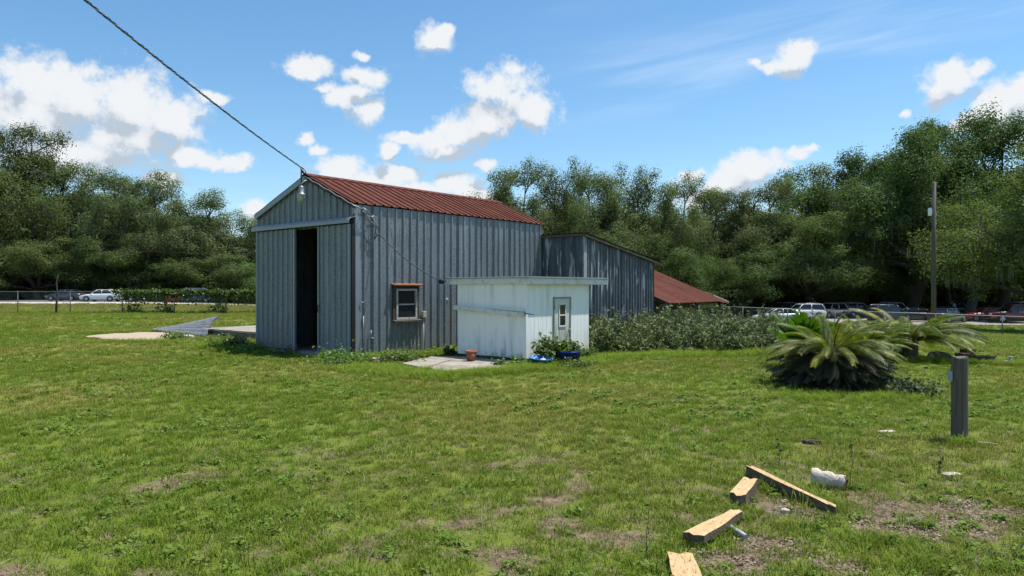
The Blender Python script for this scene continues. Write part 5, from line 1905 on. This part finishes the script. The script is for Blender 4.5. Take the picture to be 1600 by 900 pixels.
cycad('low sago palm crowded between the big one and the golden one', p, 0.28, 0.12, [
    (FR, 28, 5, 40, 0, 360, 0.75, 1.0, 0.36), (FR, 9, 40, 68, 0, 360, 0.6, 0.8, 0.32), (FD, 10, -40, 0, 0, 360, 0.5, 0.6, 0.28)], 4)
# dead orange frond flopping to the left and the small plants in the palm's shade
leafy('weed_patch', gnd(1425, 615), 0.55, 0.20, 700, (0.03, 0.06), M['leaf_dark'], 'dark low weeds in the shade beside the big sago palm', 77, 'weeds')

# ------------------------------------------------------------------ grey post, boards and bits in the foreground
p = gnd(1499, 690)
po = thing('grey_wooden_post', 'stout weathered grey wooden post standing alone in the lawn', 'post', p)
hp = (692 - 560) / F * p.y
mb = MB()
rnd = random.Random(2)
vs, fs = [], []
ns = 18
rad = [0.079 + rnd.uniform(-0.004, 0.004) for _ in range(ns)]
for i, z in enumerate((-0.3, 0.0, 0.25, 0.55, hp - 0.02, hp)):
    for k_ in range(ns):
        r = rad[k_] * (0.94 if z == hp else 1) * (1 + 0.02 * math.sin(3 * z + k_))
        vs.append((r * math.cos(6.2832 * k_ / ns), r * math.sin(6.2832 * k_ / ns), z + (0.012 * math.sin(k_ * 0.9) if i > 3 else 0)))
for i in range(5):
    for k_ in range(ns):
        fs.append((i * ns + k_, i * ns + (k_ + 1) % ns, (i + 1) * ns + (k_ + 1) % ns, (i + 1) * ns + k_))
fs.append(tuple(5 * ns + k_ for k_ in range(ns)))
mb.add(vs, fs)
mb.build('shaft', M['wood_grey'], po)
MB().box((-0.10, 0.0, hp - 0.20), (0.03, 0.04, 0.11)).build('clip', M['pvc'], po)


M['wood_shade_side'] = material('shaded_board_side', (0.10, 0.075, 0.052), 0.9, 0, [((0.20, 0.145, 0.09), (25, 9, 25), 0.5, 0.68, 0.7)], bump=((60, 20, 60), 0.3))  # darker brown for board sides and ends, their shade put into the colour


def plank(name, a, b, width, thick, label, seed, roll=0.0, taper=1.0, mat=None, cat='board'):
    """split timber from a to b (top centre line), broken ragged ends"""
    rnd = random.Random(seed)
    a, b = Vector(a), Vector(b)
    d = (b - a)
    L = d.length
    dn = d.normalized()
    s = dn.cross(Z3).normalized()
    s = Matrix.Rotation(roll, 3, dn) @ s
    up = s.cross(dn)
    mb = MB()
    nl, nw = 10, 5
    vs, fs = [], []
    for i in range(nl + 1):
        t_ = i / nl
        for j in range(nw):
            w = (j / (nw - 1) - 0.5) * width * (1 + (taper - 1) * t_) * (1 + 0.05 * math.sin(t_ * 9 + seed))
            e = 0
            if i == 0:
                e = rnd.uniform(-0.035, 0.02)
            if i == nl:
                e = rnd.uniform(-0.02, 0.05)
            vs.append(a + d * t_ + dn * e + s * w + up * (0.004 * math.sin(j * 2.1 + t_ * 7) - a.z * 0))
    m = len(vs)
    for k_ in range(m):
        vs.append(vs[k_] - up * thick * (1 + 0.04 * math.sin(k_)))
    for i in range(nl):
        for j in range(nw - 1):
            q = i * nw + j
            fs.append((q, q + nw, q + nw + 1, q + 1))
            fs.append((m + q, m + q + 1, m + q + nw + 1, m + q + nw))
        q0, q1 = i * nw, i * nw + nw - 1
        fs.append((q0, m + q0, m + q0 + nw, q0 + nw))
        fs.append((q1, q1 + nw, m + q1 + nw, m + q1))
    for j in range(nw - 1):
        fs.append((j, j + 1, m + j + 1, m + j))
        q = nl * nw + j
        fs.append((q, m + q, m + q + 1, q + 1))
    cen = (a + b) / 2
    mb.add([v - cen for v in vs], fs)
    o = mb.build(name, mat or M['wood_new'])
    o.data.materials.append(M['wood_shade_side'])
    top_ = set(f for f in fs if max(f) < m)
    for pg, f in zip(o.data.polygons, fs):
        pg.material_index = 0 if f in top_ else 1  # top keeps the pine colour, all other faces get the painted shade
    o.location = cen
    return tag(o, label, cat)


def atz(u, v, h):
    """point a height h over the ground on the pixel's line of sight"""
    Y = (CAMZ - h) / ((v - 450) / F)
    for _ in range(30):
        X = (u - 800) / F * Y
        Y = 0.5 * Y + 0.5 * (CAMZ - h - T(X, Y)) / ((v - 450) / F)
    X = (u - 800) / F * Y
    return Vector((X, Y, T(X, Y) + h))


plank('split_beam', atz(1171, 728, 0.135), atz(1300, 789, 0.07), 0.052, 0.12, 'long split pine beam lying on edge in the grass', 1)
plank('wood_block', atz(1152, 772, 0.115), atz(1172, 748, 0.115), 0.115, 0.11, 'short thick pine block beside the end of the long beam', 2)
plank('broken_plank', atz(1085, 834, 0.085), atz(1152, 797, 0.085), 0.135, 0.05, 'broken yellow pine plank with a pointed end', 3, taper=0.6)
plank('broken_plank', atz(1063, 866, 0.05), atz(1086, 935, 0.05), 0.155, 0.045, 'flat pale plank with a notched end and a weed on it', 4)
p1, p2 = atz(1138, 821, 0.03), atz(1166, 839, 0.03)
o = thing('pvc_pipe', 'short grey plastic pipe lying next to the broken plank', 'pipe', (p1 + p2) / 2)
h_ = (p2 - p1) / 2
MB().tube([-h_, h_], 0.017, 12).build('barrel', M['pvc'], o)
MB().tube([-h_ * 1.02, -h_ * 0.72], 0.021, 12).build('coupling', M['pvc'], o)
# bleached log
p = gnd(1303, 764)
lg = thing('bleached_log', 'bleached white log stump with a rotten end lying in the grass', 'log', (p.x, p.y + 0.05, p.z))
mb = MB()
d = Vector((0.215, -0.13, -0.02))
pts, rr = [], []
for i in range(8):
    pts.append(Vector((-0.13, 0.06, 0.075)) + d * (i / 7))
    rr.append(0.072 - 0.016 * i / 7 + 0.007 * math.sin(i * 2.2))
mb.tube(pts, rr, 14, caps=False)
rnd = random.Random(4)
ln_ = [rnd.uniform(-0.009, 0.009) for _ in range(14)]
mb.v = [(x + ln_[i % 14] + rnd.uniform(-0.003, 0.003), y + rnd.uniform(-0.004, 0.004), z + ln_[(i * 5) % 14] + rnd.uniform(-0.003, 0.003)) for i, (x, y, z) in enumerate(mb.v)]
mb.build('bark', M['log_white'], lg)
MB().tube([pts[7] - d * 0.02, pts[7] + d * 0.06, pts[7] - d * 0.03], [rr[7] * 0.98, rr[7] * 0.8, 0.02], 12, caps=False).build('cut_end', M['log_end'], lg)
MB().tube([pts[0] + d * 0.02, pts[0] - d * 0.03], [rr[0] * 0.98, rr[0] * 0.5], 12).build('cut_end', M['log_white'], lg)
rock('flat_stone', gnd(1488, 747), (0.17, 0.09, 0.06), M['stone'], 'small flat pale stone in front of the grey post', 'stone', 11, 0.1)
rock('wood_scrap', gnd(1268, 694), (0.20, 0.07, 0.06), M['wood_dark'], 'dark wood scrap half hidden in the grass', 'debris', 12, -0.3)
rock('pale_chip', gnd(1386, 676), (0.24, 0.06, 0.035), M['stone'], 'thin pale chip lying in the lawn before the sago palm', 'debris', 13, 0.1)
rock('pale_strip', gnd(1534, 694), (0.30, 0.05, 0.03), M['stone'], 'thin pale strip beside the foot of the grey post', 'debris', 14, -0.4)
rock('pale_pebble', gnd(1226, 803), (0.07, 0.05, 0.05), M['stone'], 'little pale pebble under the long split beam', 'stone', 15)
# things lying behind the palms
p = gnd(1510, 563)
bl = thing('block_stack', 'small stack of brown blocks behind the grey post', 'blocks', (p.x, p.y, p.z), 0.15)
MB().box((-0.10, 0, 0.09), (0.20, 0.24, 0.17)).build('block', M['brown_block'], bl, bevel=0.01)
MB().box((0.10, 0.02, 0.085), (0.19, 0.24, 0.16)).build('block', M['brown_block'], bl, bevel=0.01)
MB().box((0.05, 0.02, 0.215), (0.24, 0.22, 0.09)).build('block', M['brown_block'], bl, bevel=0.01)
p = gnd(1535, 568)
bb = thing('black_crate', 'black rectangular crate lying next to the brown blocks', 'crate', (p.x, p.y, p.z), 0.05)
mb = MB()
for (x0, x1, y0, y1) in ((-0.19, -0.165, -0.13, 0.13), (0.165, 0.19, -0.13, 0.13), (-0.165, 0.165, -0.13, -0.105), (-0.165, 0.165, 0.105, 0.13)):
    mb.bx(x0, x1, y0, y1, 0.0, 0.17)
mb.build('sides', M['black'], bb)
MB().bx(-0.164, 0.164, -0.104, 0.104, 0.0, 0.02).build('bottom', M['black'], bb)
MB().bx(-0.21, 0.21, -0.15, -0.132, 0.145, 0.17).build('rim', M['black'], bb)
p = gnd(1579, 568)
gp = thing('pipe_stub', 'short grey pipe stub with an elbow standing in the lawn', 'pipe', p)
MB().tube([(0, 0, -0.05), (0, 0, 0.13)], 0.032, 12).build('riser', M['pvc'], gp)
MB().tube([(0.0, 0, 0.045), (-0.18, 0.02, 0.04)], 0.024, 10).build('branch', M['pvc'], gp)
MB().tube([(0, 0, 0.125), (0, 0, 0.155)], 0.040, 12).build('cap', M['pvc'], gp)
p = gnd(1468, 564)
lo_ = thing('dark_log', 'dark mossy log lying under the golden sago palm', 'log', (p.x, p.y, p.z + 0.10), 0.2)
MB().tube([(-0.22, 0, 0.0), (-0.08, 0.01, 0.015), (0.1, -0.01, 0.0), (0.24, 0, -0.02)], [0.105, 0.11, 0.105, 0.085], 12).build('barrel', M['bark'], lo_)
MB().tube([(-0.222, 0, 0), (-0.235, 0, 0)], [0.10, 0.085], 12).build('cut_end', M['log_white'], lo_)
p = gnd(1512, 526)
rock('white_rock', (p.x, p.y), (0.62, 0.5, 0.34), M['white_plastic'], 'pale rock lying in the lawn in front of the fence', 'rock', 16)
p = gnd(1500, 526)
rock('grey_rock', (p.x, p.y), (0.5, 0.45, 0.46), M['concrete_dark'], 'dark grey rock next to the pale rock by the fence', 'rock', 17)
rnd = random.Random(8)
for i, (u, v, h, lab) in enumerate(((1330, 765, 0.42, 'thin dark weed stalk standing by the bleached log'), (1469, 745, 0.30, 'thin weed stalk standing behind the flat stone'), (1217, 730, 0.26, 'thin weed stalk beside the long split beam'), (1012, 880, 0.36, 'thin feathery weed stalk left of the pale plank'))):
    p = gnd(u, v)
    o = thing('weed_stalk', lab.replace(' left of', ' next to'), 'weed', p)
    pts = [Vector((rnd.uniform(-0.01, 0.01), rnd.uniform(-0.01, 0.01), h * k / 6)) for k in range(7)]
    pts[0] = Vector((0, 0, -0.02))
    MB().tube(pts, [0.003 - 0.0003 * k for k in range(7)], 5).build('stalk', M['leaf_dark'], o)
    rng = np.random.default_rng(i)
    k = 22
    tt = rng.random(k)
    c = np.stack([rng.normal(size=k) * 0.008, rng.normal(size=k) * 0.008, tt * h], 1)
    tag(link('leaflets', leaf_mesh('leaflets', c, rng.uniform(0.008, 0.02, k), M['leaf_dark'], rng, elong=2.5), o), kind='stuff')

# ------------------------------------------------------------------ lawn: instanced tufts
def blade_mat(name, c1, c2, dry, trans=0.35):
    m = bpy.data.materials.new(name)
    m.use_nodes = True
    t = m.node_tree
    pb = t.nodes['Principled BSDF']
    pb.inputs['Roughness'].default_value = 0.65
    pb.inputs['Specular IOR Level'].default_value = 0.15
    oi = N(t, 'ShaderNodeObjectInfo')
    at = N(t, 'ShaderNodeAttribute', attribute_type='INSTANCER', attribute_name='dry')
    def mix(f, a, b):
        mx = N(t, 'ShaderNodeMix', data_type='RGBA')
        t.links.new(f, mx.inputs[0])
        for i, c in ((6, a), (7, b)):
            if isinstance(c, tuple):
                mx.inputs[i].default_value = (*c, 1)
            else:
                t.links.new(c, mx.inputs[i])
        return mx.outputs[2]
    c = mix(oi.outputs['Random'], c1, c2)
    c = mix(at.outputs['Fac'], c, dry)
    t.links.new(c, pb.inputs['Base Color'])
    tr = N(t, 'ShaderNodeBsdfTranslucent')
    t.links.new(c, tr.inputs[0])
    ms = N(t, 'ShaderNodeMixShader')
    ms.inputs[0].default_value = trans
    t.links.new(pb.outputs[0], ms.inputs[1])
    t.links.new(tr.outputs[0], ms.inputs[2])
    t.links.new(ms.outputs[0], t.nodes['Material Output'].inputs[0])
    return m


M['blade'] = blade_mat('grass_blade', (0.100, 0.186, 0.013), (0.178, 0.242, 0.022), (0.27, 0.235, 0.062))
M['lush'] = blade_mat('lush_grass_blade', (0.14, 0.24, 0.018), (0.22, 0.31, 0.030), (0.28, 0.26, 0.07), 0.4)
M['thatch'] = blade_mat('dry_blade', (0.24, 0.19, 0.11), (0.33, 0.28, 0.17), (0.20, 0.15, 0.10), 0.2)
M['weedleaf'] = blade_mat('broad_weed_leaf', (0.105, 0.195, 0.024), (0.165, 0.255, 0.036), (0.18, 0.22, 0.05))
M['litter'] = blade_mat('leaf_litter', (0.19, 0.145, 0.095), (0.36, 0.30, 0.22), (0.25, 0.20, 0.14), 0.1)


def tuft(name, mat, nb, h0, h1, spread, width, bend, seed, flat=0.0):
    rng = np.random.default_rng(seed)
    vs, fs = [], []
    for i in range(nb):
        a = rng.uniform(0, 6.283)
        r = spread * math.sqrt(rng.random())
        b = np.array([r * math.cos(a), r * math.sin(a), 0])
        h = rng.uniform(h0, h1)
        da = a + rng.normal() * 0.9
        d = np.array([math.cos(da), math.sin(da), 0])
        s = np.array([-d[1], d[0], 0]) * width * rng.uniform(0.7, 1.2) / 2
        lean = h * bend * rng.uniform(0.3, 1.3)
        p1 = b + d * lean * 0.35 + np.array([0, 0, h * 0.55 * (1 - flat)])
        p2 = b + d * lean + np.array([0, 0, h * (1 - flat) * rng.uniform(0.75, 1)])
        q = len(vs)
        vs += [b - s, b + s, p1 + s * 0.85, p1 - s * 0.85, p2]
        fs += [(q, q + 1, q + 2, q + 3), (q + 3, q + 2, q + 4)]
    me = bpy.data.meshes.new(name)
    me.from_pydata([tuple(v) for v in vs], [], fs)
    me.materials.append(mat)
    return bpy.data.objects.new(name, me)


def rosette(name, mat, nl, size, rad, h, seed):
    rng = np.random.default_rng(seed)
    c = ball(nl, rng, 0.0, 0.6) * rad
    c[:, 2] = rng.uniform(0.15, 1, nl) * h * (1 - 0.5 * (np.hypot(c[:, 0], c[:, 1]) / rad) ** 2)
    return bpy.data.objects.new(name, leaf_mesh(name, c, rng.uniform(size * 0.6, size * 1.2, nl), mat, rng, elong=1.5, updir=1.0))


def collection_of(name, objs):
    c = bpy.data.collections.new(name)
    for o in objs:
        c.objects.link(o)
    return c


C_GRASS = collection_of('grass_tufts', [tuft('tuft', M['blade'], 26, 0.025, 0.062, 0.075, 0.0050, 0.75, s) for s in (1, 2, 3, 4)])
C_LONG = collection_of('long_tufts', [tuft('long_tuft', M['lush'], 22, 0.07, 0.15, 0.05, 0.0065, 0.8, s) for s in (5, 6, 7)])
C_DRY = collection_of('dry_tufts', [tuft('dry_tuft', M['thatch'], 22, 0.03, 0.075, 0.08, 0.0038, 1.6, s, flat=0.6) for s in (8, 9, 10)])
C_WEED = collection_of('weed_rosettes', [rosette('rosette', M['weedleaf'], 34, 0.026, 0.085, 0.055, s) for s in (11, 12, 13)])
C_LIT = collection_of('litter_bits', [rosette('litter', M['litter'], 34, 0.015, 0.12, 0.010, s) for s in (14, 15)])


def scatter_gn(name, pts, scl, dry, coll, label, cat, seed):
    rng = np.random.default_rng(seed)
    n = len(pts)
    me = bpy.data.meshes.new(name)
    me.vertices.add(n)
    me.vertices.foreach_set('co', np.asarray(pts, np.float32).ravel())
    for nm, arr in (('scl', scl), ('dry', dry)):
        a = me.attributes.new(nm, 'FLOAT', 'POINT')
        a.data.foreach_set('value', np.asarray(arr, np.float32))
    a = me.attributes.new('rot', 'FLOAT_VECTOR', 'POINT')
    R_ = np.stack([rng.normal(size=n) * 0.10, rng.normal(size=n) * 0.10, rng.uniform(0, 6.283, n)], 1)
    a.data.foreach_set('vector', R_.astype(np.float32).ravel())
    o = link(name, me)
    ng = bpy.data.node_groups.new(name + '_nodes', 'GeometryNodeTree')
    ng.interface.new_socket('Geometry', in_out='INPUT', socket_type='NodeSocketGeometry')
    ng.interface.new_socket('Geometry', in_out='OUTPUT', socket_type='NodeSocketGeometry')
    i_ = ng.nodes.new('NodeGroupInput')
    o_ = ng.nodes.new('NodeGroupOutput')
    m2p = ng.nodes.new('GeometryNodeMeshToPoints')
    inst = ng.nodes.new('GeometryNodeInstanceOnPoints')
    ci = ng.nodes.new('GeometryNodeCollectionInfo')
    ci.inputs['Collection'].default_value = coll
    ci.inputs['Separate Children'].default_value = True
    ci.inputs['Reset Children'].default_value = True
    inst.inputs['Pick Instance'].default_value = True

    def attr(nm, typ):
        x = ng.nodes.new('GeometryNodeInputNamedAttribute')
        x.data_type = typ
        x.inputs['Name'].default_value = nm
        return [s for s in x.outputs if s.enabled and s.name == 'Attribute'][0]
    ng.links.new(i_.outputs[0], m2p.inputs[0])
    ng.links.new(m2p.outputs[0], inst.inputs['Points'])
    ng.links.new(ci.outputs[0], inst.inputs['Instance'])
    ng.links.new(attr('rot', 'FLOAT_VECTOR'), inst.inputs['Rotation'])
    ng.links.new(attr('scl', 'FLOAT'), inst.inputs['Scale'])
    ng.links.new(inst.outputs[0], o_.inputs[0])
    md = o.modifiers.new('scatter', 'NODES')
    md.node_group = ng
    tag(o, label, cat, kind='stuff')
    return o


def in_poly(x, y, poly):
    inside = np.zeros(len(x), bool)
    n = len(poly)
    for i in range(n):
        x1, y1 = poly[i][0], poly[i][1]
        x2, y2 = poly[(i + 1) % n][0], poly[(i + 1) % n][1]
        c = ((y1 > y) != (y2 > y)) & (x < (x2 - x1) * (y - y1) / (y2 - y1 + 1e-12) + x1)
        inside ^= c
    return inside


def free(x, y):
    """lawn only: not under buildings, slabs or roads"""
    ok = np.ones(len(x), bool)
    a, b = local(x, y, BARN_C)
    ok &= ~((a > -0.72) & (a < BL + 0.05) & (b > 0.1) & (b < BW))
    ok &= ~((a > -0.05) & (a < BL + 0.05) & (b > -0.05) & (b < BW))
    ok &= ~((a > 1.45) & (a < 5.3) & (b > BW) & (b < 10.5))
    a, b = local(x, y, SHED_S)
    ok &= ~((a > -0.03) & (a < SL + 0.03) & (b > -0.03) & (b < SW))
    a, b = local(x, y, EXT_E)
    ok &= ~((a > 0) & (a < EL_) & (b > 0) & (b < EW))
    for pl_ in (SLAB1, SLAB2, PAD):
        ok &= ~in_poly(x, y, pl_)
    ok &= ~((y > 74 + 0.02 * x) & (x < 9))
    ok &= ~((x > 16) & (y > 68 - 0.12 * (x - 30)))
    return ok


def wedge(r0, r1, dens, rng, half=46):
    area = math.radians(2 * half) / 2 * (r1 * r1 - r0 * r0)
    n = int(area * dens)
    r = np.sqrt(rng.uniform(r0 * r0, r1 * r1, n))
    a = np.radians(rng.uniform(-half, half, n))
    return r * np.sin(a), r * np.cos(a), r


rng = np.random.default_rng(100)
gp_, gs_, gd_ = [], [], []
for (r0, r1, dn, sc_) in ((2.2, 7, 210, 1.0), (7, 12, 130, 1.1), (12, 20, 70, 1.3), (20, 34, 30, 1.7), (34, 60, 10, 2.4), (60, 100, 3, 3.6)):
    x, y, r = wedge(r0, r1, dn, rng)
    b = bareness(x, y)
    ok = free(x, y) & (rng.random(len(x)) > b * 0.72)
    x, y, r, b = x[ok], y[ok], r[ok], b[ok]
    d = np.clip(dryness(x, y) * 0.55 + rng.normal(size=len(x)) * 0.27, 0, 1) * sstep(3.0, 9, r)
    d = np.maximum(d, (y > 46.5) * (x < 5) * rng.uniform(0.3, 1, len(x)))
    lush = fbm(x * 0.6 + 40, y * 0.6, 13, 3)
    gp_.append(np.stack([x, y, terrain(x, y) - 0.003], 1))
    gs_.append(sc_ * rng.uniform(0.65, 1.25, len(x)) * (0.6 + 0.75 * lush) * (1 - 0.35 * b))
    gd_.append(d)
scatter_gn('lawn_grass', np.concatenate(gp_), np.concatenate(gs_), np.concatenate(gd_), C_GRASS, 'rough green lawn grass covering the whole yard', 'grass', 1)
# dry thatch, thickest where the soil shows
gp_, gs_, gd_ = [], [], []
for (r0, r1, dn, sc_) in ((2.2, 8, 170, 0.85), (8, 16, 36, 1.1), (16, 30, 4, 1.5)):
    x, y, r = wedge(r0, r1, dn, rng)
    b = bareness(x, y)
    ok = free(x, y) & (rng.random(len(x)) < 0.28 + 0.72 * b)
    x, y = x[ok], y[ok]
    gp_.append(np.stack([x, y, terrain(x, y)], 1))
    gs_.append(sc_ * rng.uniform(0.6, 1.3, len(x)))
    gd_.append(rng.random(len(x)))
scatter_gn('dry_thatch', np.concatenate(gp_), np.concatenate(gs_), np.concatenate(gd_), C_DRY, 'dry tan thatch showing in the thin patches of lawn', 'dry grass', 2)
# broadleaf weeds in patches
gp_, gs_, gd_ = [], [], []
for (r0, r1, dn, sc_) in ((2.2, 9, 60, 0.9), (9, 18, 30, 1.25), (18, 30, 8, 1.8)):
    x, y, r = wedge(r0, r1, dn, rng)
    w = sstep(0.50, 0.66, fbm(x * 1.1 + 70, y * 1.1 + 30, 33, 3))
    ok = free(x, y) & (rng.random(len(x)) < 0.04 + 0.5 * w)
    x, y = x[ok], y[ok]
    gp_.append(np.stack([x, y, terrain(x, y)], 1))
    gs_.append(sc_ * rng.uniform(0.5, 1.25, len(x)))
    gd_.append(rng.random(len(x)) ** 2)
scatter_gn('lawn_weeds', np.concatenate(gp_), np.concatenate(gs_), np.concatenate(gd_), C_WEED, 'patches of small broad-leaved weeds in the lawn', 'weeds', 3)
# longer clumps: here and there, along the walls, the fence and round the boards
gp_, gs_, gd_ = [], [], []
x, y, r = wedge(2.2, 14, 9, rng)
w = sstep(0.45, 0.62, fbm(x * 0.7 + 9, y * 0.7 + 90, 43, 3))
ok = free(x, y) & (rng.random(len(x)) < 0.15 + 0.85 * w)
gp_.append(np.stack([x[ok], y[ok], terrain(x[ok], y[ok])], 1))
gs_.append(rng.uniform(0.5, 0.95, ok.sum()))
gd_.append(rng.random(ok.sum()) * 0.4)


def along(a, b, n, spread, s0, s1, dry):
    t_ = rng.random(n)
    x = a[0] + (b[0] - a[0]) * t_ + rng.normal(size=n) * spread
    y = a[1] + (b[1] - a[1]) * t_ + rng.normal(size=n) * spread
    ok = free(x, y)
    gp_.append(np.stack([x[ok], y[ok], terrain(x[ok], y[ok])], 1))
    gs_.append(rng.uniform(s0, s1, ok.sum()))
    gd_.append(np.clip(rng.normal(size=ok.sum()) * 0.15 + dry, 0, 1))


along(wpt(BARN_C, -1.0, 4.2), wpt(BARN_C, -0.5, 0.0), 260, 0.22, 0.8, 1.3, 0.1)
along(wpt(BARN_C, -0.3, -0.3), wpt(BARN_C, 1.3, -0.45), 260, 0.22, 0.8, 1.3, 0.1)
along(gnd(560, 578), gnd(700, 590), 420, 0.30, 0.8, 1.3, 0.1)
along(gnd(690, 588), gnd(800, 582), 360, 0.20, 0.7, 1.2, 0.1)
along(gnd(800, 580), gnd(930, 566), 520, 0.30, 0.7, 1.3, 0.05)
along(gnd(930, 560), gnd(1230, 553), 900, 0.35, 0.7, 1.3, 0.05)
along(gnd(140, 520), gnd(280, 522), 200, 0.35, 0.8, 1.4, 0.3)
along(gnd(130, 535), gnd(300, 535), 240, 0.30, 0.7, 1.2, 0.3)
along(gnd(320, 540), gnd(410, 552), 220, 0.35, 0.9, 1.5, 0.1)
along((-60, FY - 0.4), (-8, FY + 1.2), 1500, 0.35, 1.2, 2.6, 0.3)
along((12.5, 47.3), (46, 38.8), 900, 0.30, 1.0, 2.2, 0.3)
along(gnd(1165, 745), gnd(1300, 798), 45, 0.08, 0.6, 1.1, 0.2)
along(gnd(1090, 850), gnd(1160, 805), 25, 0.08, 0.5, 0.9, 0.2)
along(gnd(1485, 696), gnd(1515, 696), 26, 0.05, 0.6, 1.1, 0.2)
along(gnd(1290, 850), gnd(1480, 890), 60, 0.25, 0.5, 0.9, 0.25)
along(gnd(1230, 625), gnd(1440, 625), 160, 0.20, 0.6, 1.1, 0.1)
along(gnd(1400, 565), gnd(1600, 572), 220, 0.12, 0.6, 1.3, 0.1)
scatter_gn('long_grass', np.concatenate(gp_), np.concatenate(gs_), np.concatenate(gd_), C_LONG, 'longer unmown grass clumps along walls, fences and boards', 'grass', 4)
# leaf litter and chips on the bare spots
gp_, gs_, gd_ = [], [], []
for (c, rad) in CHIPS:
    n = int(170 * rad * rad) + 8
    a = rng.uniform(0, 6.283, n)
    r = rad * np.sqrt(rng.random(n))
    x, y = c.x + r * np.cos(a) * 1.25, c.y + r * np.sin(a)
    gp_.append(np.stack([x, y, terrain(x, y) + 0.002], 1))
    gs_.append(rng.uniform(0.6, 1.3, n))
    gd_.append(rng.random(n))
x, y, r = wedge(2.2, 10, 14, rng)
ok = free(x, y) & (rng.random(len(x)) < bareness(x, y))
gp_.append(np.stack([x[ok], y[ok], terrain(x[ok], y[ok]) + 0.002], 1))
gs_.append(rng.uniform(0.5, 1.0, ok.sum()))
gd_.append(rng.random(ok.sum()))
scatter_gn('leaf_litter', np.concatenate(gp_), np.concatenate(gs_), np.concatenate(gd_), C_LIT, 'dry leaf litter and wood chips on the bare spots', 'litter', 5)
